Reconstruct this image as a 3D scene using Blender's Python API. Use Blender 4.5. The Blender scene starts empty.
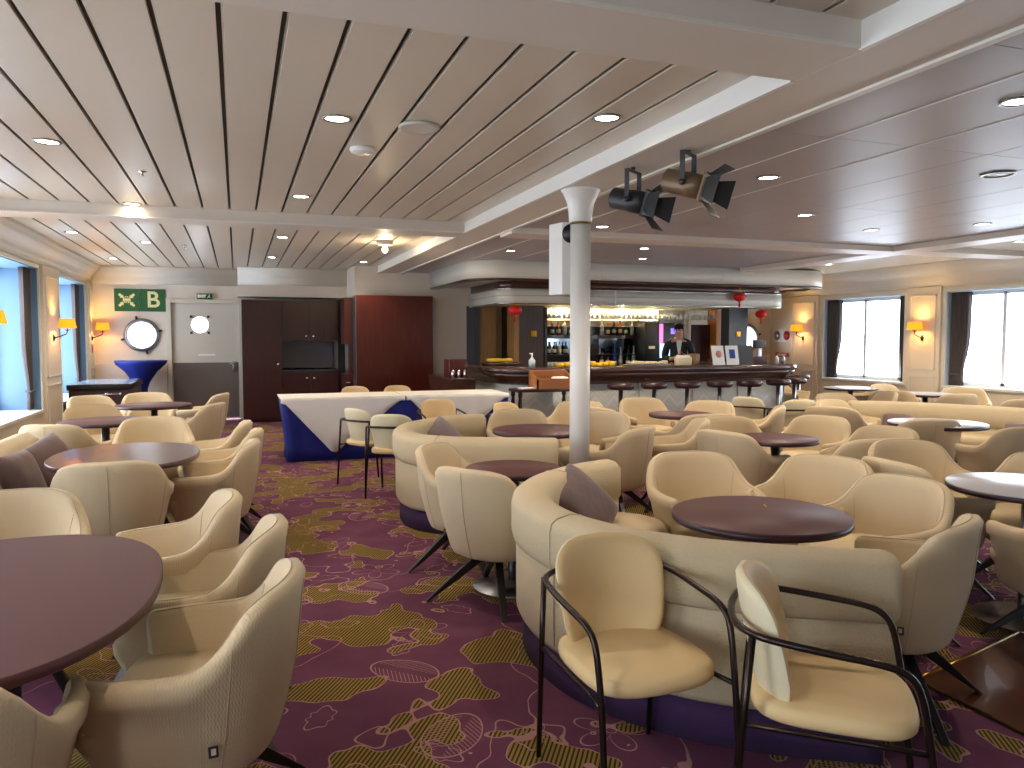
import bpy, bmesh, math, random
from math import sin, cos, pi, radians
from mathutils import Vector, Matrix
random.seed(7)
SC = bpy.context.scene
COL = SC.collection

# ------------------------------------------------------------------ materials
def lin(h):
    h = h.lstrip('#'); o = []
    for i in (0, 2, 4):
        c = int(h[i:i+2], 16)/255
        o.append(c/12.92 if c <= .04045 else ((c+.055)/1.055)**2.4)
    return (*o, 1)
MATS = {}
def mat(name, col, rough=.5, metal=0, bump=None, var=0, vscale=8, spec=.5, emit=0, ecol=None, trans=0, coat=0, alpha=1, sheen=0):
    m = bpy.data.materials.new(name); m.use_nodes = True
    nt = m.node_tree; N = nt.nodes; L = nt.links
    b = N['Principled BSDF']
    c = lin(col) if isinstance(col, str) else col
    b.inputs['Base Color'].default_value = c
    b.inputs['Roughness'].default_value = rough; b.inputs['Metallic'].default_value = metal
    b.inputs['Specular IOR Level'].default_value = spec
    b.inputs['Transmission Weight'].default_value = trans
    b.inputs['Coat Weight'].default_value = coat; b.inputs['Alpha'].default_value = alpha
    b.inputs['Sheen Weight'].default_value = sheen
    if emit:
        b.inputs['Emission Color'].default_value = lin(ecol or col); b.inputs['Emission Strength'].default_value = emit
    tc = N.new('ShaderNodeTexCoord')
    if var:
        n = N.new('ShaderNodeTexNoise'); n.inputs['Scale'].default_value = vscale; n.inputs['Detail'].default_value = 4
        L.new(tc.outputs['Object'], n.inputs['Vector'])
        mr = N.new('ShaderNodeMapRange'); mr.inputs[3].default_value = 1-var; mr.inputs[4].default_value = 1+var
        L.new(n.outputs['Fac'], mr.inputs[0])
        mx = N.new('ShaderNodeMix'); mx.data_type = 'RGBA'; mx.blend_type = 'MULTIPLY'; mx.inputs[0].default_value = 1
        mx.inputs[6].default_value = c; L.new(mr.outputs[0], mx.inputs[7]); L.new(mx.outputs[2], b.inputs['Base Color'])
    if bump:
        kind, sc, st = bump
        if kind == 'noise':
            t = N.new('ShaderNodeTexNoise'); t.inputs['Scale'].default_value = sc; t.inputs['Detail'].default_value = 5
            out = t.outputs['Fac']; L.new(tc.outputs['Object'], t.inputs['Vector'])
        elif kind == 'weave':
            t = N.new('ShaderNodeTexWave'); t.bands_direction = 'Z'; t.inputs['Scale'].default_value = sc
            t.inputs['Distortion'].default_value = 2.2; t.inputs['Detail'].default_value = 0; t.inputs['Detail Scale'].default_value = 5
            mp = N.new('ShaderNodeMapping'); L.new(tc.outputs['Object'], mp.inputs['Vector'])
            sx = N.new('ShaderNodeSeparateXYZ'); L.new(tc.outputs['Object'], sx.inputs[0])
            w = N.new('ShaderNodeMath'); w.operation = 'ARCTAN2'; L.new(sx.outputs[0], w.inputs[0]); L.new(sx.outputs[1], w.inputs[1])
            s = N.new('ShaderNodeMath'); s.operation = 'PINGPONG'; s.inputs[1].default_value = .010; L.new(sx.outputs[2], s.inputs[0])
            s2 = N.new('ShaderNodeMath'); s2.operation = 'MULTIPLY'; s2.inputs[1].default_value = .45; L.new(s.outputs[0], s2.inputs[0])
            w2 = N.new('ShaderNodeMath'); w2.operation = 'MULTIPLY'; w2.inputs[1].default_value = .33; L.new(w.outputs[0], w2.inputs[0])
            a = N.new('ShaderNodeMath'); a.operation = 'ADD'; L.new(w2.outputs[0], a.inputs[0]); L.new(s2.outputs[0], a.inputs[1])
            cb = N.new('ShaderNodeCombineXYZ'); L.new(a.outputs[0], cb.inputs[2])
            t.inputs['Distortion'].default_value = 0
            L.new(cb.outputs[0], t.inputs['Vector']); out = t.outputs['Fac']
        elif kind == 'folds':
            t = N.new('ShaderNodeTexNoise'); t.inputs['Scale'].default_value = sc; t.inputs['Detail'].default_value = 2
            mp = N.new('ShaderNodeMapping'); mp.inputs['Scale'].default_value = (1, 1, .25); L.new(tc.outputs['Object'], mp.inputs['Vector'])
            L.new(mp.outputs[0], t.inputs['Vector']); out = t.outputs['Fac']
        bp = N.new('ShaderNodeBump'); bp.inputs['Strength'].default_value = st; bp.inputs['Distance'].default_value = .01
        L.new(out, bp.inputs['Height']); L.new(bp.outputs[0], b.inputs['Normal'])
    MATS[name] = m
    return m
def wood(name, c1, c2, rough=.35, axis=2, scale=1.0, coat=.2):
    m = mat(name, c1, rough, coat=coat); nt = m.node_tree; N = nt.nodes; L = nt.links; b = N['Principled BSDF']
    tc = N.new('ShaderNodeTexCoord'); mp = N.new('ShaderNodeMapping')
    s = [22*scale]*3; s[axis] = 1.2*scale; mp.inputs['Scale'].default_value = s
    L.new(tc.outputs['Object'], mp.inputs[0])
    n = N.new('ShaderNodeTexNoise'); n.inputs['Scale'].default_value = 2; n.inputs['Detail'].default_value = 6; L.new(mp.outputs[0], n.inputs['Vector'])
    r = N.new('ShaderNodeValToRGB'); r.color_ramp.elements[0].color = lin(c1); r.color_ramp.elements[1].color = lin(c2)
    r.color_ramp.elements[0].position = .3; r.color_ramp.elements[1].position = .7
    L.new(n.outputs['Fac'], r.inputs[0]); L.new(r.outputs[0], b.inputs['Base Color'])
    return m

mat('fabric', '#c9b593', .85, bump=('weave', 34, .16), var=.06, vscale=5, spec=.2, sheen=.15)
mat('fabric_seat', '#cab894', .85, bump=('noise', 120, .2), var=.05, vscale=5, spec=.2)
mat('fabric_tall', '#c8b795', .85, bump=('noise', 170, .6), var=.05, vscale=4, spec=.2, sheen=.1)
mat('vinyl', '#dcbf8c', .55, var=.05, vscale=6, spec=.35, bump=('noise', 60, .05))
mat('vinyl_side', '#d6cba9', .55, spec=.35)
mat('black_leg', '#15110f', .4)
mat('bronze', '#3a302c', .28, metal=.85)
mat('tag', '#14100f', .5); mat('tag_print', '#b9b3a8', .5)
mat('table_top', '#553032', .48, var=.04, vscale=30, spec=.4)
mat('table_edge', '#2c1420', .35)
wood('oval_wood', '#4e2f2a', '#5e3b33', .3, 1)
mat('dark_post', '#2a1620', .35)
mat('plinth', '#3a2048', .9, var=.2, vscale=6, bump=('noise', 200, .2))
mat('cushion', '#5a4240', .55, var=.15, vscale=6, bump=('folds', 9, .9), sheen=.3)
mat('cushion_mauve', '#7d6b6c', .6, var=.15, vscale=6, bump=('folds', 9, .9), sheen=.3)
mat('leather', '#3a1d20', .35, var=.1)
mat('paint', '#d2c9be', .45, bump=('noise', 40, .02))
mat('wall_paint', '#d6cbbd', .55, var=.02, vscale=2)
mat('pilaster_paint', '#dccfb6', .5)
mat('trim_paint', '#d8d3c8', .4)
mat('ceiling_panel', '#cbbfae', .32, var=.03, vscale=1.5, spec=.6)
mat('ceiling_flat', '#a39a9b', .4, var=.03, vscale=1.5, spec=.5)
mat('ceiling_out', '#cfc8bb', .16, spec=.6)
mat('groove', '#2c251e', .6); mat('groove_metal', '#d8d2c4', .3, metal=.7)
mat('chrome', '#d8d8d8', .15, metal=1); mat('steel', '#9a9a9c', .3, metal=1)
mat('white_gloss', '#e4e2dc', .3); mat('grey_plastic', '#c2bdb2', .5)
mat('lamp_glow', '#ffffff', .5, emit=14, ecol='#fff0d0')
mat('lamp_warm', '#ffffff', .5, emit=18, ecol='#ffcf80')
mat('lamp_blue', '#dff4ff', .3, emit=.0)
mat('shade', '#e08a1c', .8, emit=.55, ecol='#ff9a18')
mat('brass', '#8a6a35', .3, metal=1); mat('dark_brass', '#3e3126', .35, metal=.9)
mat('curtain', '#4f4745', .8, var=.15, vscale=4); mat('curtain_lining', '#5d5168', .8, var=.1)
mat('frame_white', '#dfe3e6', .4); mat('reveal', '#6585a3', .5); mat('reveal_pale', '#a9bccb', .5)  # blue skylight on the white reveals is put into both reveal colours
mat('sea_rail', '#8f9aa6', .4, metal=.3)
mat('grey_panel', '#6e655f', .6, var=.06, vscale=3); mat('door_paint', '#cfc8ba', .5)
mat('sign_green', '#1c5a2b', .5); mat('sign_cream', '#e9e2a8', .5); mat('sign_white', '#f0eee8', .5)
mat('red', '#b01010', .5); mat('lantern', '#d01218', .5); mat('gold', '#c89020', .35, metal=.7)
wood('mahogany', '#3c130d', '#571d12', .3, 2); wood('mahogany_dark', '#2a0f0c', '#3c1610', .35, 2)
wood('bar_wood', '#3a221b', '#54301f', .25, 0); wood('bar_top', '#3b2a28', '#4d3732', .18, 0)
wood('oak', '#7c5a30', '#94703f', .4, 2); wood('dark_wall', '#3a2e28', '#463830', .45, 2)
wood('floor_wood', '#3a1c12', '#5a3020', .25, 1, .6)
mat('black', '#0c0b0c', .4); mat('dark_grey', '#2d2f36', .5); mat('mirror', '#8d99a3', .08, metal=1)
mat('shelf_glass', '#e8e4d8', .1, spec=.8)
mat('cream_lit', '#e8dcb4', .6); mat('back_lit', '#f0e4bc', .6, emit=.3); mat('canopy', '#cdcabf', .4)
mat('cloth_white', '#e6e2da', .8, bump=('noise', 8, .12)); mat('cloth_blue', '#0d1a78', .7, var=.15, vscale=5)
mat('blue_stretch', '#14247e', .6); mat('wicker', '#b87238', .6, bump=('weave', 30, .8), var=.2, vscale=40)
mat('blue_top', '#8fa6c4', .15); mat('stool_leather', '#341a1c', .35)
mat('skin', '#c08a6a', .5); mat('hair', '#1e1713', .6); mat('jacket', '#121318', .7); mat('shirt', '#d8d6d2', .7); mat('trousers', '#14141a', .8)
mat('yellow', '#e3b820', .6); mat('paper', '#eceae6', .5); mat('slate', '#34383c', .5)
mat('screen_pink', '#d060b0', .4, emit=.8); mat('screen_blue', '#a8d4f0', .4, emit=.7); mat('screen_violet', '#7060e0', .4, emit=.8)
mat('amber', '#7a3c10', .15); mat('green_glass', '#2a4a20', .15); mat('clear_bottle', '#b8c4c4', .12); mat('blue_bottle', '#2a4a9a', .15)
mat('label_paper', '#d8cda8', .6); mat('brown_glass', '#2e1810', .15); mat('stem_glass', '#f0efe6', .1, alpha=.75, spec=.9)
mat('orange_wood', '#b06a20', .4); mat('maroon', '#3c1e22', .6); mat('spot_body', '#17181c', .45); mat('spot_bronze', '#6e5a44', .4, metal=.5)
mat('lens', '#0a0a0e', .05, spec=1)

# herringbone-ish bar front
def bar_front_mat():
    m = mat('bar_panel', '#d0d2cc', .35); nt = m.node_tree; N = nt.nodes; L = nt.links; b = N['Principled BSDF']
    tc = N.new('ShaderNodeTexCoord'); sx = N.new('ShaderNodeSeparateXYZ'); L.new(tc.outputs['Object'], sx.inputs[0])
    pp = N.new('ShaderNodeMath'); pp.operation = 'PINGPONG'; pp.inputs[1].default_value = .15; L.new(sx.outputs[0], pp.inputs[0])
    a = N.new('ShaderNodeMath'); a.operation = 'ADD'; L.new(pp.outputs[0], a.inputs[0]); L.new(sx.outputs[2], a.inputs[1])
    cb = N.new('ShaderNodeCombineXYZ'); L.new(a.outputs[0], cb.inputs[2])
    w = N.new('ShaderNodeTexNoise'); w.inputs['Scale'].default_value = 14; w.inputs['Detail'].default_value = 3; L.new(cb.outputs[0], w.inputs['Vector'])
    r = N.new('ShaderNodeValToRGB'); r.color_ramp.elements[0].color = lin('#b9bbb4'); r.color_ramp.elements[1].color = lin('#dfdfd6')
    r.color_ramp.elements[0].position = .3; r.color_ramp.elements[1].position = .7
    L.new(w.outputs['Fac'], r.inputs[0]); L.new(r.outputs[0], b.inputs['Base Color'])
bar_front_mat()

def carpet_mat():
    m = bpy.data.materials.new('carpet'); m.use_nodes = True; nt = m.node_tree; N = nt.nodes; L = nt.links; b = N['Principled BSDF']
    b.inputs['Roughness'].default_value = .95; b.inputs['Specular IOR Level'].default_value = .1
    def math_(op, a, c=None, clamp=False):
        n = N.new('ShaderNodeMath'); n.operation = op; n.use_clamp = clamp
        for i, v in enumerate((a, c)):
            if v is None: continue
            if isinstance(v, (int, float)): n.inputs[i].default_value = v
            else: L.new(v, n.inputs[i])
        return n.outputs[0]
    tc = N.new('ShaderNodeTexCoord'); P = tc.outputs['Object']
    sx = N.new('ShaderNodeSeparateXYZ'); L.new(P, sx.inputs[0]); X, Y = sx.outputs[0], sx.outputs[1]
    def noise(scale, detail=2, vec=P, off=0):
        n = N.new('ShaderNodeTexNoise'); n.inputs['Scale'].default_value = scale; n.inputs['Detail'].default_value = detail
        if off:
            mp = N.new('ShaderNodeMapping'); mp.inputs['Location'].default_value = (off, off*.7, 0); L.new(vec, mp.inputs[0]); vec = mp.outputs[0]
        L.new(vec, n.inputs['Vector']); return n
    n1 = noise(2.1, 2.2, off=3.1)
    v = N.new('ShaderNodeTexVoronoi'); v.feature = 'SMOOTH_F1'; v.inputs['Scale'].default_value = 9; L.new(P, v.inputs['Vector'])
    reg = math_('ADD', n1.outputs['Fac'], math_('MULTIPLY', v.outputs['Distance'], -.16))
    T = .455
    mask = math_('GREATER_THAN', reg, T)
    edge = math_('LESS_THAN', math_('ABSOLUTE', math_('SUBTRACT', reg, T)), .0042)
    # a second wandering outline
    n2 = noise(1.5, 2.5, off=8.3)
    line2 = math_('LESS_THAN', math_('ABSOLUTE', math_('SUBTRACT', n2.outputs['Fac'], .56)), .0024)
    # stripes
    st = math_('SINE', math_('MULTIPLY', math_('SUBTRACT', math_('MULTIPLY', X, .84), math_('MULTIPLY', Y, .54)), 2*pi/.0165))
    stripe = math_('GREATER_THAN', st, -.15)
    # leaf and flower drawings, one per cell
    def cell(scale, off):
        mp = N.new('ShaderNodeMapping'); mp.inputs['Location'].default_value = (off, off*1.3, 0); L.new(P, mp.inputs[0])
        f = N.new('ShaderNodeMapping'); f.inputs['Scale'].default_value = (1, 1, 0); L.new(mp.outputs[0], f.inputs[0])
        vo = N.new('ShaderNodeTexVoronoi'); vo.voronoi_dimensions = '2D'; vo.inputs['Scale'].default_value = scale; vo.inputs['Randomness'].default_value = .7
        L.new(f.outputs[0], vo.inputs['Vector'])
        sub = N.new('ShaderNodeVectorMath'); sub.operation = 'SUBTRACT'; L.new(f.outputs[0], sub.inputs[0]); L.new(vo.outputs['Position'], sub.inputs[1])
        sc_ = N.new('ShaderNodeSeparateColor'); L.new(vo.outputs['Color'], sc_.inputs[0])
        rot = N.new('ShaderNodeVectorRotate'); rot.rotation_type = 'Z_AXIS'; L.new(sub.outputs[0], rot.inputs['Vector'])
        L.new(math_('MULTIPLY', sc_.outputs[0], 6.28), rot.inputs['Angle'])
        s = N.new('ShaderNodeSeparateXYZ'); L.new(rot.outputs[0], s.inputs[0])
        return s.outputs[0], s.outputs[1], sc_.outputs[1]
    def radial(x, y): return math_('SQRT', math_('ADD', math_('MULTIPLY', x, x), math_('MULTIPLY', y, y)))
    w = .0026
    x1, y1, s1 = cell(1.7, 0)
    r1 = radial(x1, y1); th = math_('ARCTAN2', y1, x1)
    fl = math_('ADD', .035, math_('MULTIPLY', math_('ABSOLUTE', math_('COSINE', math_('MULTIPLY', th, 2.5))), .115))
    flower = math_('LESS_THAN', math_('ABSOLUTE', math_('SUBTRACT', r1, fl)), w*1.5)
    flower = math_('MAXIMUM', flower, math_('LESS_THAN', math_('ABSOLUTE', math_('SUBTRACT', r1, .02)), w*.7))
    flower = math_('MULTIPLY', flower, math_('LESS_THAN', s1, .5))
    # split leaf: ellipse with curved slits
    e = radial(math_('MULTIPLY', x1, .62), y1)
    lw = math_('ADD', .10, math_('MULTIPLY', math_('COSINE', th), .018))
    out = math_('LESS_THAN', math_('ABSOLUTE', math_('SUBTRACT', e, lw)), w)
    ins = math_('LESS_THAN', e, lw); mid = math_('GREATER_THAN', math_('ABSOLUTE', y1), .02)
    sl = math_('SINE', math_('MULTIPLY', math_('SUBTRACT', x1, math_('MULTIPLY', math_('ABSOLUTE', y1), .8)), 2*pi/.042))
    slit = math_('MULTIPLY', math_('MULTIPLY', math_('LESS_THAN', math_('ABSOLUTE', sl), .28), ins), mid)
    leaf = math_('MULTIPLY', math_('MAXIMUM', out, slit), math_('GREATER_THAN', s1, .5))
    x2, y2, s2 = cell(2.3, 5.2)
    r2 = radial(math_('MULTIPLY', x2, .5), y2)
    blob = math_('ADD', .045, math_('MULTIPLY', math_('SINE', math_('MULTIPLY', math_('ARCTAN2', y2, x2), 7)), .006))
    l3 = math_('MULTIPLY', math_('LESS_THAN', math_('ABSOLUTE', math_('SUBTRACT', r2, blob)), w*.8), math_('GREATER_THAN', s2, .35))
    lines = math_('MAXIMUM', math_('MAXIMUM', edge, line2), math_('MAXIMUM', math_('MAXIMUM', flower, leaf), l3))
    def mixc(f, a, c):
        n = N.new('ShaderNodeMix'); n.data_type = 'RGBA'
        if isinstance(f, float): n.inputs[0].default_value = f
        else: L.new(f, n.inputs[0])
        for i, vv in ((6, a), (7, c)):
            if isinstance(vv, tuple): n.inputs[i].default_value = vv
            else: L.new(vv, n.inputs[i])
        return n.outputs[2]
    n3 = noise(3.5, 3)
    purple = mixc(n3.outputs['Fac'], lin('#5a2f48'), lin('#85536b'))
    must = mixc(stripe, lin('#4a3626'), lin('#9c8442'))
    c = mixc(mask, purple, must)
    c = mixc(lines, c, lin('#b98a88'))
    fib = noise(500, 1)
    mul = N.new('ShaderNodeMix'); mul.data_type = 'RGBA'; mul.blend_type = 'MULTIPLY'; mul.inputs[0].default_value = .5
    L.new(c, mul.inputs[6]); L.new(fib.outputs['Fac'], mul.inputs[7]); L.new(mul.outputs[2], b.inputs['Base Color'])
    MATS['carpet'] = m
carpet_mat()

# ------------------------------------------------------------------ mesh helpers
class MB:
    def __init__(s): s.v = []; s.f = []; s.m = []; s.cur = 0; s.smooth = []
    def add(s, vs, fs, smooth=False):
        b = len(s.v); s.v += [tuple(v) for v in vs]
        for f in fs: s.f.append([i+b for i in f]); s.m.append(s.cur); s.smooth.append(smooth)
        return s
    def box(s, x0, x1, y0, y1, z0, z1, mtx=None):
        vs = [Vector(p) for p in ((x0,y0,z0),(x1,y0,z0),(x1,y1,z0),(x0,y1,z0),(x0,y0,z1),(x1,y0,z1),(x1,y1,z1),(x0,y1,z1))]
        if mtx: vs = [mtx @ v for v in vs]
        return s.add(vs, [(0,3,2,1),(4,5,6,7),(0,1,5,4),(1,2,6,5),(2,3,7,6),(3,0,4,7)])
    def rbox(s, x0, x1, y0, y1, z0, z1, r=.01, mtx=None):
        bm = bmesh.new(); bmesh.ops.create_cube(bm, size=1)
        for v in bm.verts: v.co = Vector(((x0+x1)/2+v.co.x*(x1-x0), (y0+y1)/2+v.co.y*(y1-y0), (z0+z1)/2+v.co.z*(z1-z0)))
        bmesh.ops.bevel(bm, geom=bm.edges[:], offset=r, segments=2, affect='EDGES', profile=.5)
        bm.verts.index_update(); vs = [mtx @ v.co if mtx else v.co.copy() for v in bm.verts]
        fs = [[v.index for v in f.verts] for f in bm.faces]; bm.free()
        return s.add(vs, fs, True)
    def loft(s, loops, closed=True, cap=True, smooth=True, ring=False, c0=True, c1=True):
        n = len(loops[0]); vs = [p for l in loops for p in l]; fs = []
        m = len(loops); rng = m if ring else m-1
        for i in range(rng):
            a = i*n; c = ((i+1) % m)*n
            for j in range(n if closed else n-1):
                k = (j+1) % n; fs.append((a+j, a+k, c+k, c+j))
        s.add(vs, fs, smooth)
        if cap and closed and not ring:
            b = len(s.v)-len(vs)
            if c0: s.f.append([b+j for j in range(n)][::-1]); s.m.append(s.cur); s.smooth.append(False)
            if c1: s.f.append([b+(m-1)*n+j for j in range(n)]); s.m.append(s.cur); s.smooth.append(False)
        return s
    def tube(s, pts, r, n=8, ring=False, sy=1.0):
        pts = [Vector(p) for p in pts]; loops = []; up = None
        for i, p in enumerate(pts):
            if ring: t = (pts[(i+1) % len(pts)]-pts[i-1])
            else: t = pts[min(i+1, len(pts)-1)]-pts[max(i-1, 0)]
            t.normalize()
            if up is None:
                up = Vector((0,0,1)) if abs(t.z) < .9 else Vector((1,0,0))
            side = t.cross(up).normalized(); up = side.cross(t).normalized()
            rr = r[i] if isinstance(r, (list, tuple)) else r
            loops.append([p+side*cos(2*pi*k/n)*rr+up*sin(2*pi*k/n)*rr*sy for k in range(n)])
        return s.loft(loops, ring=ring)
    def lathe(s, prof, n=24, c=(0,0,0), mtx=None, sx=1, sy=1):
        loops = []
        for r, z in prof:
            l = [Vector((c[0]+r*cos(2*pi*k/n)*sx, c[1]+r*sin(2*pi*k/n)*sy, c[2]+z)) for k in range(n)]
            if mtx: l = [mtx @ v for v in l]
            loops.append(l)
        return s.loft(loops)
    def cyl(s, r, z0, z1, c=(0,0), n=20, mtx=None): return s.lathe([(r,z0),(r,z1)], n, (c[0],c[1],0), mtx)
    def prism(s, poly, z0, z1, mtx=None, smooth=False):
        return s.loft([[ (mtx @ Vector((x,y,z)) if mtx else Vector((x,y,z))) for x,y in poly] for z in (z0,z1)], smooth=smooth)
    def build(s, name, m, parent=None, loc=None, sub=0, bevel=0, weld=False):
        me = bpy.data.meshes.new(name); me.from_pydata(s.v, [], s.f)
        ms = m if isinstance(m, (list, tuple)) else [m]
        for x in ms: me.materials.append(MATS[x])
        for p, mi, sm in zip(me.polygons, s.m, s.smooth): p.material_index = mi; p.use_smooth = sm
        bm = bmesh.new(); bm.from_mesh(me)
        if weld: bmesh.ops.remove_doubles(bm, verts=bm.verts, dist=1e-5)
        bmesh.ops.recalc_face_normals(bm, faces=bm.faces); bm.to_mesh(me); bm.free()
        o = bpy.data.objects.new(name, me); COL.objects.link(o)
        if parent: o.parent = parent
        if loc: o.location = loc
        if sub:
            md = o.modifiers.new('sub', 'SUBSURF'); md.levels = md.render_levels = sub
        if bevel:
            md = o.modifiers.new('bev', 'BEVEL'); md.width = bevel; md.segments = 2; md.limit_method = 'ANGLE'; md.angle_limit = radians(50)
        return o
def thing(name, label, cat, loc=(0,0,0), a=0, group=None):
    o = bpy.data.objects.new(name, None); COL.objects.link(o); o.empty_display_size = .1
    o.location = loc; o.rotation_euler = (0,0,radians(-a)); tag(o, label, cat, group); return o
def tag(o, label=None, cat=None, group=None, kind=None):
    if label: o['label'] = label
    if cat: o['category'] = cat
    if group: o['group'] = group
    if kind: o['kind'] = kind
    return o
def struct(o): o['kind'] = 'structure'; return o
def dup(root, loc, a=None, label=None, group=None):
    r = root.copy(); COL.objects.link(r); r.location = loc
    if a is not None: r.rotation_euler = (0,0,radians(-a))
    if label: r['label'] = label
    if group: r['group'] = group
    def rec(src, dst):
        for ch in [c for c in src.children]:
            c = ch.copy(); COL.objects.link(c); c.parent = dst; rec(ch, c)
    rec(root, r); return r
def cr(pts, n=8, closed=False):
    P = [Vector(p) for p in pts]; out = []
    m = len(P); seg = m if closed else m-1
    for i in range(seg):
        p1, p2 = P[i], P[(i+1) % m]
        p0 = P[i-1] if (closed or i > 0) else p1*2-p2
        p3 = P[(i+2) % m] if (closed or i+2 < m) else p2*2-p1
        for k in range(n):
            t = k/n
            out.append(.5*((2*p1)+(p2-p0)*t+(2*p0-5*p1+4*p2-p3)*t*t+(3*p1-p0-3*p2+p3)*t**3))
    if not closed: out.append(P[-1])
    return out
def sweep(mb, path, prof, end=.03):
    """closed profile (inward offset, z) carried along a plan path; ends rounded"""
    P = [Vector((p[0], p[1], 0)) for p in path]
    cx = sum(p[0] for p in prof)/len(prof); cz = sum(p[1] for p in prof)/len(prof)
    loops = []
    n = len(P)
    def ring(p, nrm, f):
        return [p+nrm*(cx+(a-cx)*f)+Vector((0,0,cz+(z-cz)*(1-(1-f)*.5))) for a, z in prof]
    for i, p in enumerate(P):
        t = (P[min(i+1, n-1)]-P[max(i-1, 0)]).normalized(); nrm = Vector((-t.y, t.x, 0))
        if i == 0 and end: loops.append(ring(p-t*end, nrm, .72)); loops.append(ring(p-t*end*.55, nrm, .93))
        loops.append(ring(p, nrm, 1))
        if i == n-1 and end: loops.append(ring(p+t*end*.55, nrm, .93)); loops.append(ring(p+t*end, nrm, .72))
    return mb.loft(loops)

# ------------------------------------------------------------------ the room shell
XL, XR, ZC, ZS = -2.3, 10.2, 2.65, 2.54
YB = -4.0           # wall behind the camera
f = MB().box(XL-.6, XR+.4, YB-.2, 15, -.12, 0).build('floor', 'carpet'); struct(f)
# dark dance floor with brass edging
df = MB().prism([(2.66,2.43),(5.6,3.12),(6.2,.6),(2.66,-.6),(2.60,1.2)][:0] or [(2.68,2.42),(3.75,2.70),(5.2,1.6),(4.2,-.6),(2.68,-.4)], .0, .006)
struct(df.build('floor_parquet', 'floor_wood'))
mb = MB()
for a, b_ in (((2.68,2.42),(3.75,2.70)), ((2.68,2.42),(2.68,-.4))):
    mb.tube([(a[0],a[1],.006),(b_[0],b_[1],.006)], .012, 6, sy=.4)
struct(mb.build('trim_1', 'brass'))

# planked ceiling recesses
def planks(x0, x1, y0, y1, name):
    m = MB(); k = math.floor((x0+.038)/.2335); 
    m.box(x0, x1, y0, y1, ZC+.03, ZC+.05)
    xs = [-.038+.2335*i for i in range(k-1, k+60)]
    for a, b_ in zip(xs, xs[1:]):
        p, q = max(a+.013, x0), min(b_-.013, x1)
        if q-p < .01: continue
        m.box(p, q, y0, y1, ZC, ZC+.028)
    o = struct(m.build(name, 'ceiling_panel', bevel=.002))
    g = MB(); h = MB()
    for a in xs:
        if x0 < a < x1:
            g.box(a-.014, a+.014, y0, y1, ZC+.018, ZC+.022)
            h.box(a+.006, a+.012, y0, y1, ZC+.003, ZC+.018)
    g.build('joint', 'groove', o); h.build('trim', 'groove_metal', o)
planks(-2.12, 2.26, 2.75, 7.78, 'ceiling_2')
planks(-2.12, 2.26, 8.15, 14.5, 'ceiling_3')
planks(-2.12, 2.26, YB, 2.37, 'ceiling_1')
# soffits and beams
def soffit(name, x0, x1, y0, y1, z0, z1=2.8, m='paint'): return struct(MB().box(x0,x1,y0,y1,z0,z1).build(name, m, bevel=.004))
soffit('beam_1', XL, 2.26, 2.37, 2.75, ZS); soffit('beam_2', XL, 2.26, 7.78, 8.15, ZS)
soffit('beam_3', 2.26, 2.62, YB, 15, ZS)
mb = MB()
for (y0, y1) in ((YB, 2.37), (2.75, 7.78), (8.15, 14.5)):
    mb.box(2.248, 2.262, y0, y1, ZS+.012, ZC); mb.box(2.236, 2.262, y0, y1, ZS-.004, ZS+.012)
struct(mb.build('trim_2', 'white_gloss'))
mb = MB()
for (x0, x1, y) in ((-2.12, 2.26, 7.78), (-2.12, 2.26, 2.37)):
    mb.box(x0, x1, y-.012, y, ZS+.0, ZS+.014)
struct(mb.build('trim_3', 'trim_paint'))
# flat right-hand ceiling with joints
ZR = 2.56
mb = MB()
xs = [2.62, 3.13, 3.72, 4.31, 4.90, 5.49, 6.08, 6.67, 7.26, 7.55]
for a, b_ in zip(xs, xs[1:]):
    y = YB
    k = 0
    while y < 13:
        y2 = min(13, y+1.3+(.5 if k % 2 else 0)); mb.box(a+.002, b_-.002, y+.0015, y2-.0015, ZR, ZR+.1); y = y2; k += 1
struct(mb.build('ceiling_4', 'ceiling_flat', bevel=.0015))
soffit('ceiling_backing', 2.5, XR+.4, YB, 15, ZR+.06, 2.8, 'groove')
mb = MB()
for x in xs[1:3]: mb.box(x-.004, x+.004, YB, 13, ZR-.004, ZR+.003)
mb.box(2.60, 2.64, YB, 13, ZS-.012, ZR)
struct(mb.build('trim_4', 'trim_paint'))
soffit('beam_4', 2.62, 7.55, 7.35, 7.72, 2.50, 2.7); soffit('beam_5', 7.55, 7.95, YB, 13, 2.50, 2.7)
soffit('beam_6', 7.95, XR, 7.35, 7.75, 2.52, 2.7); soffit('beam_7', 7.95, XR, 4.3, 4.6, 2.52, 2.7)
struct(MB().box(7.95, 9.95, YB, 13, 2.585, 2.66).build('ceiling_5', 'ceiling_out'))

# ---- wall building with openings in plan
def wall_rects(mb, axis, c0, c1, u0, u1, z0, z1, holes):
    """slab between c0..c1 on one axis, spanning u0..u1, with rectangular holes (ua,ub,za,zb)"""
    def bx(a, b_, c, d):
        if b_-a < 1e-4 or d-c < 1e-4: return
        if axis == 'x': mb.box(c0, c1, a, b_, c, d)
        else: mb.box(a, b_, c0, c1, c, d)
    u = u0
    for (ua, ub, za, zb) in sorted(holes):
        bx(u, ua, z0, z1); bx(ua, ub, z0, za); bx(ua, ub, zb, z1); u = ub
    bx(u, u1, z0, z1)
LW = [(-3.3,-1.3),(-.26,1.74),(2.82,4.82),(5.90,7.90),(8.92,10.92),(12.0,14.0)]
RW = [(-.7,1.12),(1.9,3.72),(4.5,6.2),(7.05,8.87),(9.65,11.47)]
mb = MB(); wall_rects(mb, 'x', XL-.54, XL, YB, 14.6, 0, 2.8, [(a,b_,.56,2.306) for a,b_ in LW]); struct(mb.build('wall_left', 'pilaster_paint'))
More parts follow.
